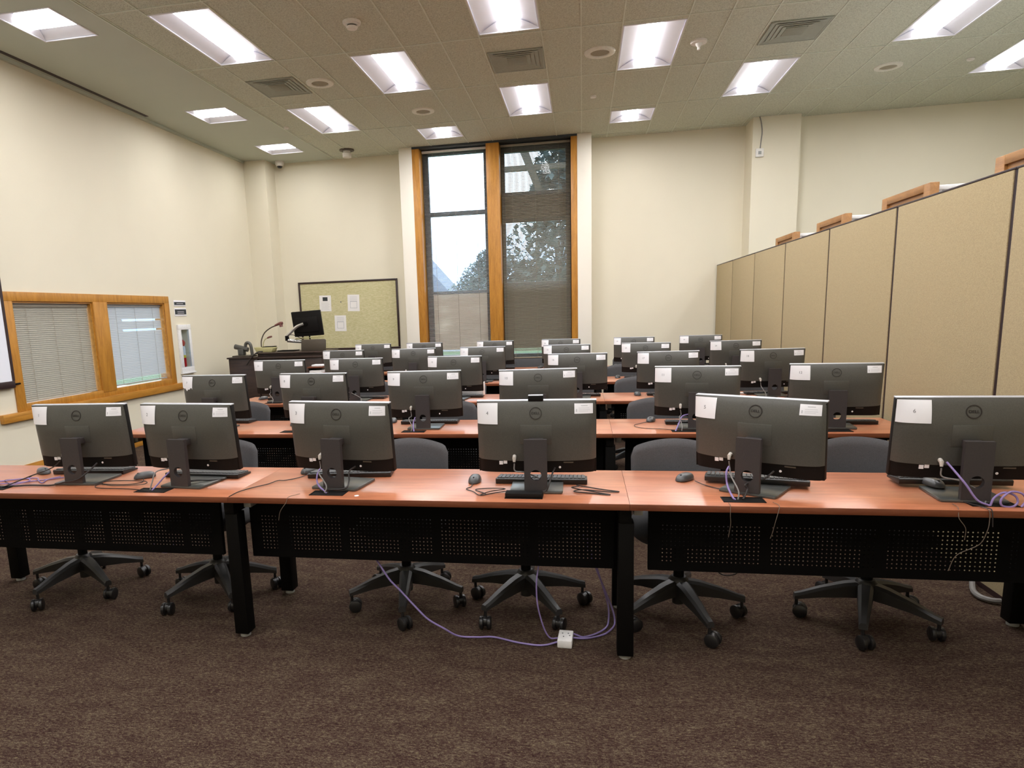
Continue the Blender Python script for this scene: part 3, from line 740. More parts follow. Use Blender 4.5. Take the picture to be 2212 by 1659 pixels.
def leg_frame(root, x, side):
    """front and rear leg with the arm between them, local x"""
    y0, y1 = .04, .59
    for ya, nm in ((.035, 'leg'), (.555, 'leg')):
        m = MB(); m.prism([(x - .036, .02), (x + .036, .02), (x + .033, .645), (x - .033, .645)], 'y', ya, ya + .075, .004)
        l = m.build(nm, 'black', root)
        g = MB().lathe([(.026, 0), (.026, .012), (.018, .022)], 16, T=Matrix.Translation((x, ya + .037, 0))).build('glide', 'glide', l)
    MB().box(x - .03, x + .022, .03, .60, .645, .708, .004).build('cross_arm', 'black', root)
    MB().box(x + .036, x + .075, .10, .16, .66, .70, .003).build('hinge_bracket', 'bracket', root)
def table(row, k):
    n1 = row * 6 + k * 2 + 1
    r = thing('training_table', f'cherry-topped table with black legs carrying computers {word(n1)} and {word(n1 + 1)}', 'table', (TX[k], RY[row], 0), 0, 'rows of computer tables')
    L = TX[k + 1] - TX[k]
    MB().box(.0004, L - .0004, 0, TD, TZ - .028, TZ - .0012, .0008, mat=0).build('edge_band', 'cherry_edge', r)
    MB().box(.0008, L - .0008, .002, TD - .002, TZ - .0012, TZ, .0004).build('tabletop', 'cherry', r)
    px = [(.10, 1.72), (.017, 1.812), (.094, 1.735)][k]
    perforated(px[0], px[1], .385, .703, .165).build('modesty_panel', 'panel', r, ang=0)
    MB().box(.06, L - .06, .20, .26, .66, .708).build('under_beam', 'black', r, ang=0)
    if k == 0: leg_frame(r, -.005 + .036, 0)
    leg_frame(r, L - (.012 if k < 2 else .036), 1)
    for p in PORT:
        q = MB(); a, b_, y0, y1 = p - .085, p + .085, .055, .135
        q.box(a, b_, y0, y0 + .006, TZ - .001, TZ + .003, .001); q.box(a, b_, y1 - .006, y1, TZ - .001, TZ + .003, .001)
        q.box(a, a + .006, y0, y1, TZ - .001, TZ + .003, .001); q.box(b_ - .006, b_, y0, y1, TZ - .001, TZ + .003, .001)
        q.box(a + .006, b_ - .006, y0 + .006, y1 - .006, TZ - .0005, TZ + .0006)
        cp = q.build('cable_port', 'vent', r)
        if row == 0 and k == 1 and p == PORT[1]: MB().box(a + .002, b_ - .002, y0 + .004, y0 + .060, TZ + .004, TZ + .024, .003).build('port_lid', 'vent', cp)
    return r
for row in range(5):
    for k in range(3): table(row, k)

# ------------------------------------------------------------------ all-in-one computers
PW, PH, PD, ZC, TILT = .549, .339, .112, .248, .09     # panel, offset from the stand, centre above the desk, lean
def computer_proto():
    r = thing('desktop_computer', 'x', 'computer', (0, 0, 0), 0, 'all-in-one computers')
    T = Matrix.Translation((0, PD, ZC)) @ Matrix.Rotation(TILT, 4, 'X')     # panel frame: x right, y away, z up
    hw, hh = PW / 2, PH / 2; zb = -hh + .066
    def bulge(u, v):   # u across -1..1, v from bottom 0 to top 1
        a = 1 - abs(u) ** 6; t = max(0.0, min(1, (1 - v) / .42)); b_ = math.sin(t * PI / 2) ** .8
        return -.034 * max(0, a) ** .5 * b_ - .002
    def rear(z0, z1, sag):
        def fn(i, j):
            u = -1 + 2 * i; zl = z0 - sag * (1 - u * u) if sag else z0
            z = zl + (z1 - zl) * j; v = (z + hh) / PH
            return T @ Vector((u * hw, bulge(u, v), z))
        return fn
    m = MB(); m.grid(rear(zb, hh, .008), 36, 22)
    m.build('rear_shell', 'shell', r, ang=60)
    def vent_fn(i, j):
        u = -1 + 2 * i; ztop = zb - .008 * (1 - u * u); z = -hh + (ztop - (-hh)) * j
        return T @ Vector((u * hw * .999, bulge(u, (z + hh) / PH) + .006 * (1 - j) + .0035, z))
    m = MB(); m.grid(vent_fn, 36, 4)
    m.box(-hw, hw, -.004, .014, -hh, -hh + .004, T=T)
    m.build('vent_band', 'vent', r, ang=60)
    MB().box(-hw - .001, hw + .001, .0, .030, hh - .004, hh + .002, .002, T=T).build('top_edge', 'silver', r)
    MB().box(-hw - .0005, hw + .0005, -.003, .027, -hh - .0012, hh - .0045, .002, T=T).build('side_rim', 'vent', r)
    MB().box(-hw + .004, hw - .004, .0265, .0295, -hh + .004, hh - .006, T=T).build('screen', 'screen', r, ang=0)
    # mount cover: a faint raised rectangle
    MB().box(-.072, .072, -.0375, -.03, -.03, .062, .001, T=T).build('mount_cover', 'shell', r)
    # emblem: ring and letters
    zl = hh - .054; yl = bulge(0, (zl + hh) / PH) - .0004
    lean = math.atan2(bulge(0, (zl + .02 + hh) / PH) - bulge(0, (zl - .02 + hh) / PH), .04)
    E_ = T @ Matrix.Translation((0, yl, zl)) @ Matrix.Rotation(-lean, 4, 'X') @ Matrix.Rotation(PI / 2, 4, 'X')
    e = MB(); e.lathe([(.0245, .0), (.0245, .0015), (.0285, .0015), (.0285, 0)], 40, T=E_, caps=False)
    e.mesh(text_mesh('DELL', .0165), T=E_ @ Matrix.Translation((0, 0, .0012)) @ Matrix.Diagonal((1.05, 1, 1, 1)))
    for s in (-1, 1): e.mesh(text_mesh('DELL', .0165), T=E_ @ Matrix.Translation((s * .0005, 0, .0013)) @ Matrix.Diagonal((1.05, 1, 1, 1)))
    e.build('emblem', 'logo', r, ang=30)
    # stickers and sockets on the vent band
    for k, x in enumerate((-.166, -.146)):
        z = -hh + .049 + k * .004
        MB().box(x - .0085, x + .0085, bulge(0, .13) + .0035 - .0015, bulge(0, .13) + .006, z - .0085, z + .0085, T=T).build('certification_sticker', 'paper', r, ang=0)
    zz = -hh + .052
    MB().box(.125, .170, bulge(0, .15) + .0015, bulge(0, .15) + .004, zz - .003, zz + .003, T=T).build('port_strip', 'taupe', r, ang=0)
    MB().lathe([(0, -.004), (.0055, -.003), (.0055, .004)], 12, T=T @ Matrix.Translation((.108, -.028, -hh + .027)) @ Matrix.Rotation(-PI / 2, 4, 'X')).build('white_knob', 'paper', r)
    MB().tube([T @ Vector(p) for p in ((-.102, -.034, -hh + .082), (-.102, -.052, -hh + .078), (-.102, -.056, -hh + .060))], [.009, .009, .006], 10).build('plug', 'plug', r)
    # stand: column with a round cable hole, arm, base
    cw, ct, z1 = .052, .022, .252; hr, hz = .026, .086
    c = MB(); b = bmesh.new(); yy = 0.0
    N = 24; sq = []
    for k in range(N):
        a = 2 * PI * k / N; ca, sa = math.cos(a), math.sin(a); s = cw / max(abs(ca), abs(sa)); sq.append((ca * s, hz + sa * s))
    for y, flip in ((0.0, False), (ct, True)):
        inn = [b.verts.new((hr * math.cos(2 * PI * k / N), y, hz + hr * math.sin(2 * PI * k / N))) for k in range(N)]
        out = [b.verts.new((sq[k][0], y, sq[k][1])) for k in range(N)]
        for k in range(N): b.faces.new((out[k], out[(k + 1) % N], inn[(k + 1) % N], inn[k]))
        for za, zb_ in ((.012, hz - cw), (hz + cw, z1)):
            b.faces.new([b.verts.new(p) for p in ((-cw, y, za), (cw, y, za), (cw, y, zb_), (-cw, y, zb_))])
        if not flip: first = inn
    for k in range(N): b.faces.new((first[k], first[(k + 1) % N], inn[(k + 1) % N], inn[k]))
    for p in (((-cw, 0, .012), (-cw, ct, .012), (-cw, ct, z1), (-cw, 0, z1)), ((cw, 0, .012), (cw, ct, .012), (cw, ct, z1), (cw, 0, z1)), ((-cw, 0, z1), (cw, 0, z1), (cw, ct, z1), (-cw, ct, z1))):
        b.faces.new([b.verts.new(q) for q in p])
    bmesh.ops.recalc_face_normals(b, faces=b.faces[:]); c._merge(b, 0)
    c.build('stand_column', 'stand', r, ang=30)
    MB().box(-.034, .034, ct - .002, PD - .03, z1 - .038, z1 - .006, .004).build('tilt_arm', 'stand', r)
    MB().prism([(-.118, .0), (.118, .0), (.122, .02), (.122, .215), (.118, .22), (-.118, .22), (-.122, .215), (-.122, .02)], 'z', 0, .012, .003).build('stand_base', 'base', r)
    # asset label
    xl, zl2 = hw - .016 - .041, hh - .012 - .023
    def surf(x, z): return bulge(x / hw, (z + hh) / PH)
    lb = MB(); w, h = .0415, .0225
    lb.grid(lambda i, j: T @ Vector((xl - w + 2 * w * i, surf(xl - w + 2 * w * i, zl2 - h + 2 * h * j) - .0012, zl2 - h + 2 * h * j)), 6, 6)
    L_ = lb.build('asset_label', 'paper', r, ang=60)
    q = MB()
    for x0, x1, z, t in ((-.012, .018, .013, .0016), (-.022, .026, .002, .0007), (-.022, .028, -.006, .0007), (-.022, .02, -.012, .0006), (-.034, -.030, -.008, .006)):
        q.grid(lambda i, j: T @ Vector((xl + x0 + (x1 - x0) * i, surf(xl + x0 + (x1 - x0) * i, zl2 + z - t + 2 * t * j) - .0018, zl2 + z - t + 2 * t * j)), 3, 1)
    q.build('printed_lines', 'ink_pale', L_, ang=60)
    return r, T, surf
comp, CT, csurf = computer_proto()
def number_sheet(root, n, w, h, rot, torn=False):
    hw, hh = PW / 2, PH / 2
    x0, z1 = -hw + .002, hh - .006
    ca, sa = math.cos(rot), math.sin(rot)
    def P(x, z, off): # sheet coords: from its upper left corner
        X, Z = x0 + x * ca + z * sa, z1 - x * sa + z * ca
        u = max(-hw * .995, min(hw, X)); return CT @ Vector((X, csurf(u, min(Z, hh)) - off, Z))
    m = MB(); nv = 10
    def fn(i, j):
        x = w * i; z = -h * j
        if torn and j > .9: z += .010 * math.sin(i * 9) + .006 * math.sin(i * 23)
        return P(x, z, .0022 + .002 * j * j)
    m.grid(fn, 12, nv); s = m.build('number_sheet', 'paper', root, ang=60)
    t = MB(); b = bmesh.new(); b.from_mesh(text_mesh(str(n), .022))
    for v in b.verts: v.co = P(w * .5 + v.co.x, -h * .48 + v.co.y, .0034 + .001)
    t._merge(b, 0); t.build('printed_number', 'ink', s, ang=0)

MON = {1: (-2.645, 2.948, 1.4), 2: (-2.010, 2.920, -6.2), 3: (-1.195, 2.932, -8.1), 4: (-.212, 2.924, .8), 5: (.700, 2.952, -31.5), 6: (1.553, 2.885, -4.4),
 7: (-2.835, 4.578, -3.2), 8: (-2.014, 4.570, -4.5), 9: (-1.143, 4.587, 1.5), 10: (-.301, 4.564, 5.8), 11: (.749, 4.564, -7.9), 12: (1.621, 4.571, -6.1),
 13: (-3.048, 6.181, .1), 14: (-2.228, 6.187, -.2), 15: (-1.241, 6.194, -7.7), 16: (-.054, 6.175, -3.2), 17: (.774, 6.183, 1.0), 18: (1.673, 6.190, 3.3),
 19: (-2.968, 7.805, -3.4), 20: (-2.045, 7.813, 3.4), 21: (-1.192, 7.814, -.1), 22: (-.194, 7.816, -5.2), 23: (.699, 7.801, -11.9), 24: (1.704, 7.816, 0),
 25: (-3.086, 9.423, 2.2), 26: (-2.306, 9.419, -3.7), 27: (-1.263, 9.423, -9.6), 28: (-.317, 9.421, -7.4), 29: (.693, 9.419, -7.5), 30: (1.584, 9.424, -5.8)}
ROWN = ['front row', 'second row', 'third row', 'fourth row', 'last row']
SHEETW = {6: .124, 12: .118, 11: .107, 30: .115, 24: .115, 18: .112}
COMP = {}
rng = random.Random(3)
protos = {1: comp}
KIDS['proto'] = []
base_children = list(comp.children)
def clone(src, kids):
    c = src.copy(); COL.objects.link(c)
    for ch in kids:
        d = ch.copy(); COL.objects.link(d); d.parent = c
        for g in ch.children:
            e = g.copy(); COL.objects.link(e); e.parent = d
    return c
for n, (x, y, yaw) in MON.items():
    row, k = (n - 1) // 6, (n - 1) % 6
    o = comp if n == 1 else clone(comp, base_children)
    o.location = (x, y, TZ + .0008); o.rotation_euler = (0, 0, math.radians(yaw))
    extra = ' with a raised webcam' if n == 4 else (' turned sharply aside' if n == 5 else '')
    o['label'] = f'dark all-in-one computer with sheet number {word(n)}{extra}, {ORD[k + 1]} in the {ROWN[row]}'
    COMP[n] = o
for n, o in COMP.items(): number_sheet(o, n, SHEETW.get(n, .098 + rng.uniform(-.003, .004)), .092 + rng.uniform(-.002, .004), rng.uniform(-.012, .02), n == 7)
wc = MB(); wc.box(-.035, .035, -.006, .016, PH / 2 - .002, PH / 2 + .024, .002, T=CT); wq = wc.build('webcam', 'vent', COMP[4])
MB().box(-.034, .034, -.004, .0155, PH / 2 + .0235, PH / 2 + .0265, .001, T=CT).build('webcam_top', 'silver', wq)

# ------------------------------------------------------------------ keyboards and mice
def keyboard_proto():
    r = thing('keyboard', 'x', 'keyboard', (0, 0, 0), 0, 'black keyboards')
    # local -y faces the camera (the keyboard's far edge is the high one)
    MB().prism([(-.065, .0), (.065, .0), (.066, .010), (-.060, .026), (-.067, .022)], 'x', -.22, .22, .002).build('keyboard_body', 'kbd', r)
    m = MB()
    for j in range(6):
        y = -.050 + j * .0195 + (.004 if j else 0); x = -.212; z = .0255 - (y + .06) * .126
        while x < .205:
            w = .0165
            if j == 5 and -.12 < x < .02: w = .11
            if -.105 < x - 0 < -.098 or .098 < x < .105: x += .006
            m.box(x, x + w, y, y + .016, z - .004, z + .0045, .001, seg=1); x += w + .0028
    m.build('keys', 'key', r)
    return r
def mouse_proto():
    r = thing('computer_mouse', 'x', 'mouse', (0, 0, 0), 0, 'black mice')
    def fn(i, j):
        a = -PI / 2 + PI * j; th = 2 * PI * i
        z = max(0, math.sin(a)); rr = max(0, math.cos(a)) ** .6
        return (.031 * rr * math.copysign(abs(math.cos(th)) ** .75, math.cos(th)), .056 * rr * math.copysign(abs(math.sin(th)) ** .8, math.sin(th)) + .004 * z, .006 + .030 * z if j > .5 else .002 + .004 * (j * 2))
    MB().grid(fn, 24, 16).build('mouse_body', 'mouse', r, ang=60, weld=True)
    MB().lathe([(.0, -.0035), (.009, -.0035), (.009, .0035), (0, .0035)], 14, T=Matrix.Translation((0, -.030, .026)) @ Matrix.Rotation(PI / 2, 4, 'Y')).build('scroll_wheel', 'vent', r)
    return r
kb0, ms0 = keyboard_proto(), mouse_proto()
kkids, mkids = list(kb0.children), list(ms0.children)
KB = {1: (-2.76, 3.25, 2), 2: (-2.02, 3.20, -2), 3: (-1.21, 3.245, 7), 4: (-.20, 3.165, 0), 5: (.79, 3.17, -12), 6: (1.60, 3.19, -2), 7: (-2.90, 4.98, -3), 9: (-1.16, 4.90, 2), 11: (.80, 4.83, -3), 12: (1.72, 4.82, -2)}
MS = {1: (-3.06, 3.20, 60), 2: (-2.355, 3.125, -50), 3: (-1.465, 3.285, -25), 4: (-.528, 3.13, 0), 5: (.48, 3.21, -40), 6: (1.50, 3.10, 8), 9: (-1.47, 4.93, 5), 11: (.49, 4.92, -15)}
MOUSE = {}
for n, (x, y, yaw) in MON.items():
    row = (n - 1) // 6; a = math.radians(yaw)
    if n in KB: kx, ky, kr = KB[n]
    else: kx, ky, kr = x + .03 + rng.uniform(-.03, .05), RY[row] + .40 + rng.uniform(-.01, .02), rng.uniform(-5, 5)
    k = kb0 if n == 1 else clone(kb0, kkids)
    k.location = (kx, ky, TZ + (.0135 if n in (5, 6) else .0006)); k.rotation_euler = (0, 0, math.radians(kr))
    k['label'] = f'black keyboard lying at the computer with sheet number {word(n)}'
    if n in MS: mx, my, mr = MS[n]
    else: mx, my, mr = kx - .30 + rng.uniform(-.015, .01), ky - .01 + rng.uniform(-.03, .03), rng.uniform(-30, 30)
    m = ms0 if n == 1 else clone(ms0, mkids)
    m.location = (mx, my, TZ + (.0135 if n == 6 else -.0015)); m.rotation_euler = (0, 0, math.radians(mr))
    m['label'] = f'dark computer mouse at the computer with sheet number {word(n)}'
    MOUSE[n] = m
KB_OBJ = None
def mouse_cord(n, pts, r=.0022):
    """cord drawn in room coordinates, kept as a part of its mouse"""
    o = MOUSE[n]; inv = (Matrix.Translation(o.location) @ Matrix.Rotation(o.rotation_euler.z, 4, 'Z')).inverted()
    MB().tube([inv @ p for p in smooth_path([(x, y, TZ + z) for x, y, z in pts], 6)], r, 6).build('cord', 'cable_black', o)
mouse_cord(2, [(-2.33, 3.08, .008), (-2.30, 3.02, .004), (-2.36, 2.97, .004), (-2.50, 2.98, .004), (-2.52, 3.03, .004), (-2.40, 3.05, .005), (-2.28, 3.03, .006), (-2.26, 2.97, .006), (-2.40, 2.945, .004), (-2.50, 2.96, .006), (-2.47, 2.90, .004), (-2.28, 2.89, .004), (-2.16, 2.86, .004), (-2.13, 2.845, .003)])
mouse_cord(4, [(-.528, 3.07, .008), (-.53, 3.02, .004), (-.545, 2.98, .004), (-.50, 2.93, .004), (-.47, 2.88, .004), (-.44, 2.90, .004), (-.50, 2.97, .004), (-.43, 2.995, .005), (-.36, 2.985, .006), (-.43, 2.93, .006), (-.46, 2.875, .004), (-.36, 2.94, .005), (-.26, 2.90, .016), (-.21, 2.86, .016)])
mouse_cord(5, [(.52, 3.165, .008), (.56, 3.10, .004), (.62, 3.03, .004), (.68, 2.96, .005), (.68, 2.90, .004)])
mouse_cord(3, [(-1.44, 3.23, .008), (-1.47, 3.16, .004), (-1.52, 3.10, .004), (-1.56, 3.09, .004), (-1.58, 3.02, .004), (-1.63, 2.94, .004), (-1.66, 2.86, .004), (-1.665, 2.79, .002)])
mouse_cord(6, [(1.49, 3.045, .008), (1.50, 2.98, .006), (1.51, 2.90, .006), (1.53, 2.85, .005), (1.55, 2.80, .007), (1.555, 2.775, .002), (1.56, 2.770, -.06)])
mouse_cord(11, [(.47, 4.87, .008), (.40, 4.80, .004), (.36, 4.74, .004), (.37, 4.66, .004), (.44, 4.60, .004), (.53, 4.58, .004), (.63, 4.53, .004)])
mouse_cord(1, [(-3.07, 3.14, .008), (-3.05, 3.06, .004), (-3.14, 3.02, .006), (-3.05, 2.95, .005), (-2.99, 2.89, .004)])

# ------------------------------------------------------------------ cables on and under the tables
def cable(name, label, pts, r, mat, cat='cable', group=None, n=6):
    return tag(MB().tube(smooth_path(pts, n), r, 8).build(name, mat), label, cat, group)
def at(n, x, y, z):
    """a point in the frame of computer n, as room coordinates"""
    o = COMP[n]; return (Matrix.Translation(o.location) @ Matrix.Rotation(o.rotation_euler.z, 4, 'Z')) @ Vector((x, y, z))
def port(n):
    row, k = (n - 1) // 6, (n - 1) % 6
    return TX[k // 2] + PORT[k % 2], RY[row] + .095
G_ = 'cords dropping from the computers'
for n in (2, 3, 4, 5, 6, 9, 11, 13, 14, 18):
    px, py = port(n); e_ = CT @ Vector((-.102, -.0565, -PH / 2 + .053)); p0 = at(n, *e_)
    px += -.02 if n != 4 else .08
    if n == 4: py += .12
    q = [p0, p0 + Vector((.004, -.006, -.035)), ((p0.x + px) / 2 - .012, (p0.y + py) / 2 - .01, TZ + .085), (px + .004, py + .015, TZ + .035), (px, py, TZ + .002)]
    cable('signal_cord', f'pale grey cord dropping from the plug of computer {word(n)} to the table', q, .0032, 'cable_grey', 'cord', G_)
for n in (3, 4, 5, 1):
    px, py = port(n); p0 = at(n, .085, PD - .03, ZC - .145)
    if n == 1: q = [p0, at(1, .075, .02, .07), at(1, .03, -.012, .035), at(1, -.04, -.014, .022), at(1, -.12, -.02, .006), (-2.88, 2.925, TZ + .006), (-2.96, 2.905, TZ + .006), (-3.06, 2.89, TZ + .004)]
    elif n == 4: q = [p0, at(4, .075, .03, .09), at(4, .06, -.012, .05), at(4, .045, -.02, .02), at(4, .01, -.03, .018)]
    elif n == 5: q = [p0, at(5, .06, .04, .075), at(5, .02, .03, .06), at(5, .0, -.014, .05), at(5, .01, -.016, .03), (px, py, TZ + .002)]
    else: q = [p0, at(3, .078, .03, .09), at(3, .085, .01, .05), at(3, .08, -.015, .02), at(3, .02, -.03, .012), at(3, -.05, -.035, .012), (px, py, TZ + .002)]
    cable('power_cord', f'black power cord curling round the stand of computer {word(n)}', q, .0042, 'cable_black', 'cord', 'power cords of the front row')
px, py = port(6)
cable('network_cable', 'purple network cable looping behind the stand of computer six', [(1.46, 2.93, .90), (1.50, 2.87, .83), (1.54, 2.85, .765), (1.58, 2.84, .745)], .0042, 'cable_purple')
cable('network_cable', 'coiled purple network cable standing at the table edge by computer six', [(1.585, 2.845, .742), (1.60, 2.85, .775), (1.635, 2.855, .795), (1.67, 2.85, .785), (1.68, 2.845, .76), (1.66, 2.84, .742), (1.625, 2.84, .745), (1.62, 2.842, .77), (1.65, 2.845, .80), (1.69, 2.845, .795), (1.705, 2.84, .77), (1.69, 2.838, .742)], .0042, 'cable_purple')
px, py = port(5); cable('network_cable', 'purple network cable dropping into the port behind computer five', [at(5, -.085, .02, .115), at(5, -.088, .0, .09), at(5, -.075, -.02, .04), (px - .04, py + .01, TZ + .01), (px - .03, py, TZ)], .0042, 'cable_purple')
px, py = port(3); cable('network_cable', 'purple network cable dropping into the port behind computer three', [at(3, -.075, .02, .10), at(3, -.08, -.005, .07), at(3, -.068, -.02, .03), (px - .01, py, TZ)], .0042, 'cable_purple')
px, py = port(2); cable('network_cable', 'purple network cable dropping into the port behind computer two', [at(2, -.07, .04, .085), at(2, -.085, -.0, .06), at(2, -.11, -.015, .03), (px - .01, py, TZ)], .0038, 'cable_purple')
px, py = port(11); cable('network_cable', 'pale purple network cable arching at the stand of computer eleven', [at(11, -.05, .03, .10), at(11, -.09, .0, .09), at(11, -.108, -.02, .05), (px - .06, py, TZ)], .0045, 'cable_purple')
px, py = port(9); cable('network_cable', 'pale purple network cable at the stand of computer nine', [at(9, -.06, .02, .09), at(9, -.07, -.01, .05), (px - .0, py, TZ)], .0045, 'cable_purple')
px, py = port(1)
for k, (lab, pts, mt) in enumerate((
    ('straight black cord from computer one down to the table port', [at(1, -.10, PD - .05, ZC - .113), at(1, -.16, .05, .085), (-2.92, 2.955, TZ + .045), (-3.0, 2.90, TZ + .012), (-3.03, 2.88, TZ + .003)], 'cable_black'),
    ('purple cord curled on the table left of computer one', [(-2.84, 3.10, TZ + .004), (-2.95, 3.02, TZ + .004), (-3.06, 2.96, TZ + .004), (-3.18, 2.94, TZ + .004), (-3.10, 3.02, TZ + .007), (-3.03, 3.06, TZ + .004), (-2.97, 2.98, TZ + .008), (-3.04, 2.89, TZ + .003)], 'cable_purple'),
    ('thin purple cord zigzagging beside the mouse of computer one', [(-2.88, 3.12, TZ + .004), (-2.90, 3.05, TZ + .004), (-2.87, 2.98, TZ + .004), (-2.93, 3.02, TZ + .007), (-3.0, 3.08, TZ + .004), (-3.09, 3.05, TZ + .004), (-3.18, 2.99, TZ + .004)], 'cable_purple'))):
    cable('table_cord', lab, pts, .0030, mt, 'cord', 'cords on the table by computer one')
cable('table_cord', 'black cord bundled in loops right of computer four', [(-.03, 3.07, TZ + .006), (.06, 3.02, TZ + .004), (.13, 2.985, TZ + .004), (.16, 2.97, TZ + .004), (.10, 2.96, TZ + .006), (.0, 2.985, TZ + .007), (-.04, 2.955, TZ + .006), (.05, 2.935, TZ + .004), (.12, 2.915, TZ + .004), (.04, 2.95, TZ + .009), (-.05, 3.0, TZ + .012), (-.02, 3.04, TZ + .008)], .0028, 'cable_black', 'cord')
cable('table_cord', 'black cord crossing the stand base of computer two', [(-2.06, 3.05, TZ + .016), (-2.0, 2.99, TZ + .022), (-1.96, 3.01, TZ + .022), (-1.90, 3.05, TZ + .014), (-1.86, 3.09, TZ + .01)], .0045, 'cable_black', 'cord')
# ties and wires hanging over the front edges
for lab, pts in (('thin pale wire hanging over the table edge below computer three', [(-1.33, 2.85, .744), (-1.36, 2.79, .745), (-1.37, 2.778, .72), (-1.40, 2.775, .68), (-1.42, 2.79, .63)]),
                 ('thin pale wire hanging over the table edge below computer five', [(.78, 2.84, .744), (.79, 2.79, .745), (.785, 2.778, .72), (.775, 2.775, .68), (.77, 2.79, .63), (.765, 2.80, .60)]),
                 ('second thin wire hanging in front of the perforated panel below computer five', [(.60, 2.82, .744), (.60, 2.783, .742), (.60, 2.776, .70), (.605, 2.79, .66), (.60, 2.80, .60)]),
                 ('thin pale wire hanging over the table edge below computer six', [(1.54, 2.83, .744), (1.55, 2.785, .742), (1.55, 2.776, .70), (1.545, 2.775, .66), (1.53, 2.79, .60), (1.46, 2.80, .55), (1.44, 2.81, .48)]),
                 ('second thin wire hanging over the table edge below computer six', [(1.46, 2.86, .744), (1.45, 2.80, .745), (1.445, 2.778, .71), (1.47, 2.776, .67), (1.475, 2.785, .62)])):
    cable('loose_wire', lab, pts, .0014, 'wire', 'wire', 'loose wires on the front row')
for lab, pts in (('purple cord sagging below the panel under computer two', [(-2.53, 3.35, .42), (-2.52, 3.34, .30), (-2.46, 3.33, .235), (-2.39, 3.33, .25), (-2.37, 3.34, .33), (-2.38, 3.35, .42)]),
                 ('dark cord sagging below the panel under computer one', [(-3.38, 3.30, .42), (-3.30, 3.30, .36), (-3.15, 3.30, .345), (-3.02, 3.30, .37), (-2.95, 3.30, .43)]),
                 ('dark cord looped below the panel under computer five', [(.66, 3.2, .42), (.64, 3.2, .33), (.65, 3.2, .28), (.70, 3.2, .27), (.74, 3.2, .30), (.75, 3.2, .42)])):
    cable('under_table_cord', lab, pts, .0035, 'cable_purple' if 'purple' in lab else 'cable_black', 'cord', 'cords under the front row')

o = thing('floor_socket_box', 'small white surface box on the carpet with purple cables', 'socket box', (-.085, 2.955, 0), -.06)
MB().box(-.034, .034, -.055, .055, 0, .038, .004).build('box_body', 'white_box', o)
q = MB()
for x, y in ((-.015, .02), (.012, .022), (-.008, -.012), (.02, .0)): q.box(x - .003, x + .003, y - .004, y + .004, .0375, .0386)
q.build('sockets', 'ink', o, ang=0)
FZ = .006
fc = [('purple network cable trailing across the carpet from the white box toward computer three', [(-1.10, 3.01, .46), (-1.06, 3.0, .42), (-1.011, 2.99, .363), (-.946, 2.96, .285), (-.879, 2.93, .236), (-.803, 2.91, .167), (-.74, 2.90, .111), (-.662, 2.90, .067), (-.60, 2.925, .02), (-.51, 2.95, FZ), (-.43, 2.96, FZ), (-.31, 2.92, FZ), (-.20, 2.905, FZ), (-.13, 2.93, .012), (-.115, 2.935, .02)]),
      ('thin purple network cable dropping to the white box under computer four', [(-.20, 3.01, .46), (-.211, 2.99, .362), (-.219, 2.96, .295), (-.214, 2.94, .194), (-.188, 2.94, .083), (-.16, 2.95, .025), (-.13, 2.96, .018), (-.118, 2.962, .02)]),
      ('outer of two purple network cables curving from the white box up under the table', [(.0, 3.25, .45), (.01, 3.25, .40), (.06, 3.25, .27), (.11, 3.25, .14), (.145, 3.24, .05), (.155, 3.20, .008), (.145, 3.13, FZ), (.10, 3.05, FZ), (.02, 3.0, FZ), (-.04, 2.985, .012), (-.055, 2.98, .02)]),
      ('inner of two purple network cables curving from the white box up under the table', [(.015, 3.27, .45), (.02, 3.27, .40), (.06, 3.27, .28), (.10, 3.27, .15), (.125, 3.25, .06), (.125, 3.20, .008), (.11, 3.12, FZ), (.06, 3.05, FZ), (.0, 3.01, FZ), (-.03, 3.005, .016), (-.050, 3.0, .026)])]
for lab, pts in fc: cable('network_cable', lab, pts, .0045 if 'thin' not in lab else .0035, 'cable_purple', 'cable', 'network cables on the carpet', 6)
cable('floor_conduit', 'thick grey flexible conduit looped on the carpet at the far table leg', [(2.6, 3.80, .03), (2.25, 3.80, .03), (2.10, 3.78, .03), (2.02, 3.72, .025), (2.0, 3.66, .02), (2.04, 3.61, .02), (2.15, 3.60, .02), (2.6, 3.60, .02)] if False else [(2.10, 3.86, .03), (2.07, 3.80, .03), (2.035, 3.72, .022), (2.03, 3.65, .02), (2.06, 3.61, .02), (2.10, 3.605, .02)], .014, 'cable_grey', 'conduit')

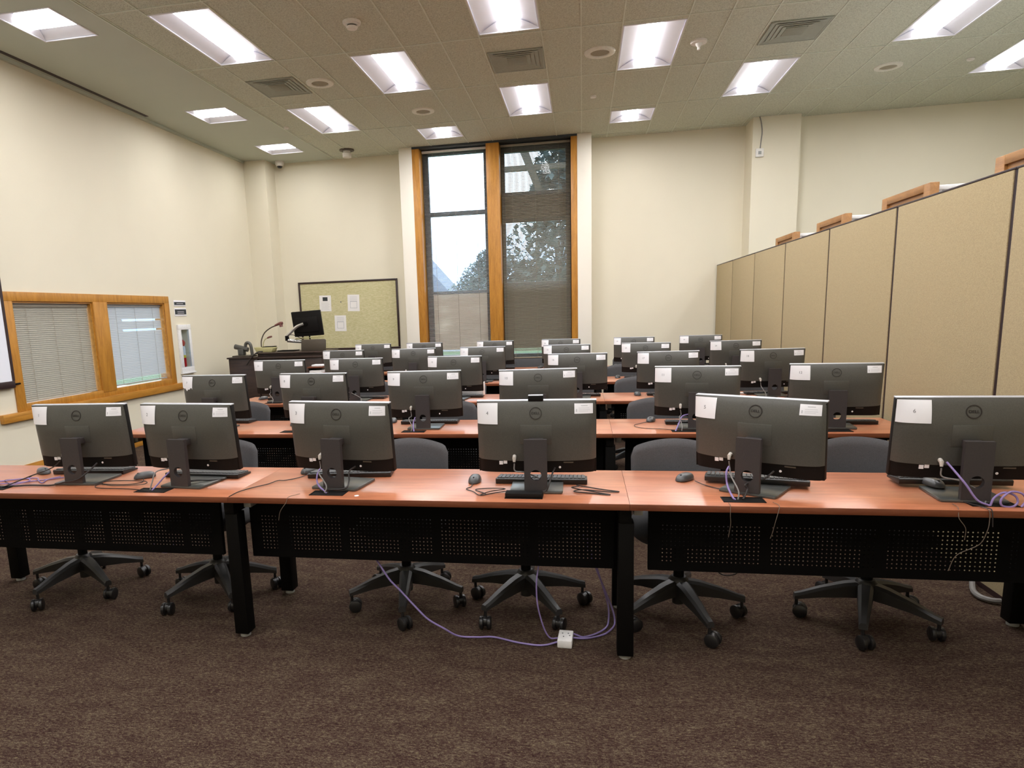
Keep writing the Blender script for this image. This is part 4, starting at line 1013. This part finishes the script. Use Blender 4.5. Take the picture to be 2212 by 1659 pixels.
# ------------------------------------------------------------------ chairs
def chair_proto():
    r = thing('task_chair', 'x', 'chair', (0, 0, 0), 0, 'grey task chairs')
    def rbox(u):  # rounded-square outline
        a = 2 * PI * u; c, s = math.cos(a), math.sin(a); return math.copysign(abs(c) ** .5, c), math.copysign(abs(s) ** .5, s)
    def seat(i, j):
        x, y = rbox(i); prof = [(0, .445), (.9, .445), (1.0, .465), (1.0, .485), (.93, .505), (.55, .515), (0, .512)]
        k = j * (len(prof) - 1); a = min(int(k), len(prof) - 2); t = k - a
        rr = prof[a][0] * (1 - t) + prof[a + 1][0] * t; z = prof[a][1] * (1 - t) + prof[a + 1][1] * t
        return (x * .235 * rr, -.01 + y * .225 * rr, z)
    MB().grid(seat, 40, 12).build('seat', 'chair', r, ang=70, weld=True)
    MB().box(-.13, .13, -.12, .16, .415, .447, .01).build('seat_plate', 'chair_plastic', r)
    def back(i, j):
        # i around the section front/back, j up
        v = j; s = i * 2 - 1
        return s, v
    m = MB()
    def bk(side):
        def fn(i, j):
            s = -1 + 2 * i; top = .835 + .040 * (1 - s * s); bot = .545
            corner = max(0, abs(s) - .86) / .14
            zt = top - .035 * corner ** 2.6; zb = bot + .04 * corner ** 2.4
            z = zb + (zt - zb) * j; e = min(j, 1 - j) / .12; e = min(1, e); c2 = min(1, (1 - abs(s)) / .08)
            th = .018 * (e * (2 - e)) ** .5 * (max(0, c2 * (2 - c2))) ** .5
            y = .235 - .055 * s * s + .05 * (j - .3) + (th if side else -th)
            return (s * .225, y, z)
        return fn
    m.grid(bk(0), 28, 16); m.grid(bk(1), 28, 16); m.build('backrest', 'chair', r, ang=70, weld=True)
    MB().tube(smooth_path([(0, .08, .42), (0, .20, .43), (0, .275, .50), (0, .275, .62)], 5), .018, 10).build('back_support', 'chair_plastic', r)
    MB().tube([(0, 0, .20), (0, 0, .425)], .026, 16).build('gas_column', 'black', r)
    MB().lathe([(0, .075), (.030, .075), (.030, .125), (.050, .13), (.050, .20), (.036, .218), (0, .218)], 24).build('base_hub', 'chair_plastic', r)
    MB().tube([(.02, .0, .43), (.12, .02, .425), (.235, .03, .42)], .006, 8).build('height_lever', 'black', r)
    for k in range(5):
        a = 2 * PI * k / 5; R_ = Matrix.Rotation(a, 4, 'Z')
        b = bmesh.new(); secs = []
        for d, w, zt, zb in ((.03, .035, .205, .128), (.10, .031, .194, .124), (.20, .025, .164, .114), (.29, .019, .130, .098), (.320, .018, .122, .092)):
            secs.append([b.verts.new(p) for p in ((d, -w, zb), (d, w, zb), (d, w, zt - .012), (d, w * .55, zt), (d, -w * .55, zt), (d, -w, zt - .012))])
        for p, q in zip(secs, secs[1:]):
            for i in range(6): b.faces.new((p[i], p[(i + 1) % 6], q[(i + 1) % 6], q[i]))
        b.faces.new(secs[0][::-1]); b.faces.new(secs[-1]); bmesh.ops.recalc_face_normals(b, faces=b.faces[:])
        bmesh.ops.transform(b, matrix=R_, verts=b.verts[:])
        m = MB(); m._merge(b, 0); l = m.build('leg', 'chair_plastic', r, ang=35)
        c = MB(); d = .308; off = (.7, 2.2, -1.1, .2, 2.9)[k]
        Tc = R_ @ Matrix.Translation((d, 0, 0)) @ Matrix.Rotation(off, 4, 'Z')
        c.tube([Tc @ Vector((0, 0, .06)), Tc @ Vector((0, 0, .10))], .008, 8)
        for s in (-1, 1):
            c.lathe([(0, -.011), (.026, -.011), (.033, -.007), (.034, 0), (.033, .007), (.026, .011), (0, .011)], 20, T=Tc @ Matrix.Translation((.018, s * .019, .034)) @ Matrix.Rotation(PI / 2, 4, 'X'))
        c.lathe([(.0, -.014), (.024, -.014), (.024, .014), (0, .014)], 14, T=Tc @ Matrix.Translation((.014, 0, .040)) @ Matrix.Rotation(PI / 2, 4, 'X'))
        c.build('caster', 'wheel', l, ang=35)
    return r
ch0 = chair_proto(); ckids = list(ch0.children)
# base rotation is set by turning each chair's base parts: hub angle per chair (degrees), back turn per chair
CH = CH
CHAIR = {1: (-2.97, 3.305, -101, 0), 2: (-2.08, 3.305, -120, 14), 3: (-.955, 3.315, -80, 4), 4: (-.30, 3.315, -127, 0), 5: (.475, 3.30, -71, 0), 6: (1.364, 3.35, -112, 0),
         7: (-2.86, 4.99, -95, 3), 8: (-2.08, 4.97, -70, 0), 9: (-1.05, 4.97, -110, 4), 10: (-.25, 4.98, -100, 0), 11: (.56, 4.97, -88, 0), 12: (1.60, 4.98, -60, 0)}
chr_rng = random.Random(11)
for n, (x, y, yaw) in MON.items():
    row = (n - 1) // 6
    if n in CHAIR: cx, cy, base, turn = CHAIR[n]
    elif n == 17: cx, cy, base, turn = .54, 6.60, -75, 0
    elif n == 23: cx, cy, base, turn = .50, 8.22, -95, 0
    else: cx, cy, base, turn = x + chr_rng.uniform(-.04, .04), RY[row] + .55 + chr_rng.uniform(0, .05), chr_rng.uniform(-140, -50), chr_rng.uniform(-5, 5)
    if row > 0:
        # keep the seat clear of the table legs and turn the base so that no caster stands in one
        for lx in (TX[0] + .031, TX[1] - .012, TX[2] - .012, TX[3] - .036):
            if abs(cx - lx) < .31: cx = lx + math.copysign(.31, cx - lx)
        def clear(b_):
            d = 9
            for j in range(5):
                for rr in (.12, .2, .27, .34):
                    a = math.radians(b_ + 72 * j); qx, qy = cx + rr * math.cos(a), cy + rr * math.sin(a)
                    for lx in (TX[0] + .031, TX[1] - .012, TX[2] - .012, TX[3] - .036):
                        for ly in (RY[row] + .073, RY[row] + .593): d = min(d, max(abs(qx - lx) - .036, abs(qy - ly) - .0375))
            return min(d, .07)
        base = max((base + t for t in range(0, 72, 4)), key=lambda b_: (round(clear(b_), 3), -abs(b_ - base)))
    c = ch0 if n == 1 else clone(ch0, ckids)
    c.location = (cx, cy, 0); c.rotation_euler = (0, 0, math.radians(turn))
    for k in c.children:
        if k.name.startswith(('leg', 'base_hub')): k.rotation_euler = (0, 0, math.radians(base - turn))
    c['label'] = f'grey low-backed swivel chair pushed in at the computer with sheet number {word(n)}'

# wooden armchair by the window
o = thing('wooden_armchair', 'oak-framed armchair with grey upholstered back below the tall windows', 'armchair', (-.88, 10.66, 0), 0)
for x in (-.30, .30):
    for y in (-.24, .26): MB().box(x - .022, x + .022, y - .022, y + .022, 0, .62 if y < 0 else .80, .004).build('leg', 'oak', o)
    MB().box(x - .03, x + .03, -.27, .28, .62, .65, .006).build('armrest', 'oak', o)
MB().box(-.28, .28, -.26, .24, .38, .46, .02).build('seat', 'chair', o)
MB().box(-.27, .27, .20, .25, .50, .80, .015).build('backrest', 'chair', o)
MB().box(-.28, .28, -.235, -.21, .30, .36, .004).build('front_rail', 'oak', o)

# ------------------------------------------------------------------ odd things on the tables
o = thing('desk_organizer', 'white low tray with one upright side, on the third row beside computer fifteen', 'organizer', (-1.09, 6.56, TZ))
MB().box(-.11, .10, -.07, .07, 0, .065, .006).build('tray', 'white_box', o)
MB().box(.10, .108, -.07, .07, 0, .135, .002).build('upright_side', 'white_box', o)
tag(MB().box(-3.42, -3.14, 8.06, 8.24, TZ, TZ + .02, .003).build('paper_stack', 'paper'), 'pale stack of paper at the outer end of the fourth row', 'paper')
tag(MB().box(1.40, 1.47, 6.42, 6.48, TZ, TZ + .012, .003).build('computer_dongle', 'white_box'), 'small white adapter lying beside computer eighteen', 'adapter')
tag(MB().lathe([(0, 0), (.011, 0), (.011, .0015), (0, .0018)], 16, T=Matrix.Translation((-1.045, 2.845, TZ))).build('paper_dot', 'paper'), 'tiny white scrap on the table edge right of computer three', 'scrap')

# ------------------------------------------------------------------ lectern and its equipment
o = thing('lectern', 'dark espresso lectern desk with a lower side wing near the corner column', 'lectern', (0, 0, 0))
MB().box(-4.80, -3.80, 9.22, 9.86, 0, 1.0, .004).build('cabinet_body', 'lectern', o)
MB().prism([(-4.83, 9.19), (-4.1, 9.185), (-3.78, 9.20), (-3.78, 9.90), (-4.83, 9.90)], 'z', 1.0, 1.03, .004).build('lower_top', 'lectern', o)
MB().box(-4.82, -3.79, 9.24, 9.90, 1.03, 1.07, .004).build('riser', 'lectern', o)
MB().prism([(-4.83, 9.195), (-3.78, 9.195), (-3.78, 9.90), (-4.83, 9.90)], 'z', 1.07, 1.088, .004).build('top', 'lectern', o)
MB().box(-5.28, -4.81, 9.20, 9.80, 0, 1.005, .004).build('side_wing', 'lectern', o)
MB().box(-5.30, -4.83, 9.18, 9.82, 1.005, 1.028, .004).build('wing_top', 'lectern', o)
MB().box(-3.93, -3.70, 8.98, 9.24, .86, .88, .003).build('side_shelf', 'cherry_edge', o)
MB().box(-3.93, -3.70, 8.98, 9.24, .775, .79, .003).build('lower_shelf', 'cherry_edge', o)
MB().box(-3.93, -3.91, 8.98, 9.24, 0, .86, .003).build('shelf_side', 'lectern', o)
tag(MB().box(-3.87, -3.71, 9.0, 9.15, .881, .908, .008).build('folded_cloth', 'paper'), 'crumpled white cloth lying on the lectern side shelf', 'cloth')
tag(MB().box(-3.90, -3.72, 8.985, 9.2, .791, .825, .003).build('paper_pile', 'paper_warm'), 'pale pile of sheets on the lower lectern shelf', 'paper')
o = thing('document_camera', 'dark grey document camera on the lower lectern wing', 'document camera', (-5.125, 9.42, 1.0285))
MB().box(-.15, .14, -.12, .12, 0, .02, .006).build('base', 'taupe', o)
MB().box(-.09, .0, -.05, .05, .02, .12, .01).build('support', 'shell', o)
MB().tube([(-.15, 0, .155), (.06, 0, .105)], [.040, .036], 16).build('lens_barrel', 'shell', o)
MB().tube(smooth_path([(.02, 0, .12), (.03, 0, .19), (.07, 0, .21), (.11, 0, .17), (.125, 0, .02)], 5), .024, 12).build('arm', 'shell', o)
o = thing('gooseneck_microphone', 'gooseneck stand with two dark red heads on an olive base, on the lectern', 'gooseneck', (-4.80, 9.48, 1.088))
MB().prism([(-.16, .075), (-.12, 0), (.13, 0), (.16, .06), (.14, .075)], 'y', -.08, .08, .006).build('base', 'olive', o)
MB().box(-.02, .15, -.075, .075, .075, .085, .002).build('base_plate', 'black', o)
MB().tube(smooth_path([(-.07, 0, .07), (-.06, 0, .18), (-.0, 0, .29), (.10, 0, .36), (.20, 0, .40)], 6), .009, 10).build('tall_neck', 'taupe', o)
MB().tube(smooth_path([(-.04, 0, .07), (-.03, 0, .14), (.0, 0, .19), (.04, 0, .21)], 6), .007, 10).build('short_neck', 'olive', o)
MB().tube(smooth_path([(.18, 0, .395), (.26, 0, .425), (.31, 0, .43)], 4), [.014, .016, .018, .02, .022, .024, .024, .024, .02], 12).build('tall_head', 'maroon', o)
MB().tube([(.275, 0, .43), (.285, 0, .375)], [.024, .026], 12).build('lamp_nose', 'maroon', o)
MB().tube([(.04, 0, .21), (.075, 0, .225), (.115, 0, .232)], [.011, .015, .013], 12).build('short_head', 'maroon', o)
o = thing('desk_monitor', 'black monitor on a polished swing arm above the lectern', 'monitor', (-4.10, 9.55, 1.088))
Tm = Matrix.Translation((-.03, .03, .41)) @ Matrix.Rotation(math.radians(-2.5), 4, 'Y') @ Matrix.Rotation(.12, 4, 'X')
MB().box(-.235, .235, -.02, .025, -.19, .19, .008, T=Tm).build('monitor_back', 'vent', o)
MB().box(-.18, .18, -.035, -.018, -.13, .10, .01, T=Tm).build('rear_bulge', 'vent', o)
MB().box(-.22, .22, .0245, .027, -.175, .175, T=Tm).build('screen', 'screen', o, ang=0)
MB().box(-.235, .235, -.01, .005, -.225, -.208, .003, T=Tm).build('lower_bar', 'olive', o)
MB().box(-.01, .01, -.01, .005, -.26, -.18, .002, T=Tm).build('bar_bracket', 'black', o)
MB().lathe([(0, -.05), (.035, -.05), (.035, -.02)], 20, T=Tm @ Matrix.Translation((-.02, 0, .0)) @ Matrix.Rotation(-PI / 2, 4, 'X')).build('arm_joint', 'black', o)
MB().tube(smooth_path([(-.06, -.06, .41), (-.16, -.08, .37), (-.27, -.08, .28), (-.345, -.05, .23)], 5), .022, 12).build('upper_arm', 'chrome', o)
MB().tube([(-.345, -.05, .235), (-.345, -.05, .16)], .030, 14).build('elbow', 'black', o)
MB().tube([(-.345, -.05, .165), (-.10, .0, .135), (-.02, .0, .125)], [.028, .024, .02], 12).build('lower_arm', 'chrome', o)
MB().tube([(-.04, 0, .14), (-.04, 0, .0)], .020, 14).build('post', 'chrome', o)
MB().tube(smooth_path([(-.30, -.06, .25), (-.22, -.06, .24), (-.12, -.03, .18), (-.06, -.02, .10), (.03, -.02, .01)], 5), .005, 6).build('arm_cord', 'black', o)
o = thing('tilted_touchscreen', 'dark taupe upright screen with rounded corners standing on the lectern', 'touchscreen', (-3.99, 9.42, 1.088))
MB().prism([(-.20, 0), (.19, 0), (.20, .16), (.18, .175), (-.17, .175), (-.19, .155)], 'y', -.015, .015, .006).build('screen_body', 'taupe', o)
MB().box(-.10, .10, .0, .08, 0, .012, .003).build('foot', 'black', o)
cable('microphone_cord', 'dark cord with a pale tip hanging over the lectern front', [(-4.78, 9.32, 1.102), (-4.79, 9.22, 1.104), (-4.81, 9.168, 1.085), (-4.86, 9.155, 1.04), (-4.92, 9.15, .97), (-4.96, 9.15, .92)], .010, 'cable_black', 'cord')
tag(MB().box(-4.60, -4.32, 9.45, 9.65, 1.088, 1.104, .004).build('flat_console', 'black'), 'flat black console lying on the lectern between gooseneck and monitor', 'console')

# ------------------------------------------------------------------ daylight
wd = bpy.data.worlds.new('sky'); S.world = wd; wd.use_nodes = True
nt = wd.node_tree; bg = nt.nodes['Background']
tc = nt.nodes.new('ShaderNodeTexCoord'); sp = nt.nodes.new('ShaderNodeSeparateXYZ'); nt.links.new(tc.outputs['Generated'], sp.inputs[0])
rp = nt.nodes.new('ShaderNodeValToRGB'); nt.links.new(sp.outputs['Z'], rp.inputs['Fac'])
rp.color_ramp.elements[0].position = 0.0; rp.color_ramp.elements[0].color = (.30, .52, 1.0, 1)
rp.color_ramp.elements[1].position = 0.16; rp.color_ramp.elements[1].color = (.86, .95, 1.0, 1)
nt.links.new(rp.outputs['Color'], bg.inputs['Color']); bg.inputs['Strength'].default_value = 4.5

# ------------------------------------------------------------------ camera
cam = bpy.data.cameras.new('camera'); co = bpy.data.objects.new('camera', cam); COL.objects.link(co)
R_ = [(0.983177345, 0.179327575, -0.034697685), (-0.003993882, -0.16881249, -0.985640093), (-0.182609851, 0.969197588, -0.165256403)]
right, down, fwd = Vector(R_[0]), Vector(R_[1]), Vector(R_[2])
mw = Matrix(((right.x, -down.x, -fwd.x, 0), (right.y, -down.y, -fwd.y, 0), (right.z, -down.z, -fwd.z, 1.566), (0, 0, 0, 1)))
co.matrix_world = mw
cam.sensor_fit = 'HORIZONTAL'; cam.sensor_width = 36; cam.lens = 1420 / 2212 * 36
cam.shift_x = (1106 - 995.083919902) / 2212; cam.shift_y = (915.554736035 - 829.5) / 2212
cam.clip_start = .05; cam.clip_end = 200
S.camera = co
S.view_settings.view_transform = 'Standard'; S.view_settings.look = 'None'; S.view_settings.gamma = 1; S.view_settings.use_curve_mapping = False
S.view_settings.exposure = -0.12
S.cycles.use_denoising = True
S.cycles.max_bounces = 8; S.cycles.diffuse_bounces = 5; S.cycles.glossy_bounces = 3; S.cycles.transparent_max_bounces = 12; S.cycles.transmission_bounces = 4
S.cycles.sample_clamp_indirect = 6.0
S.cycles.caustics_reflective = False; S.cycles.caustics_refractive = False
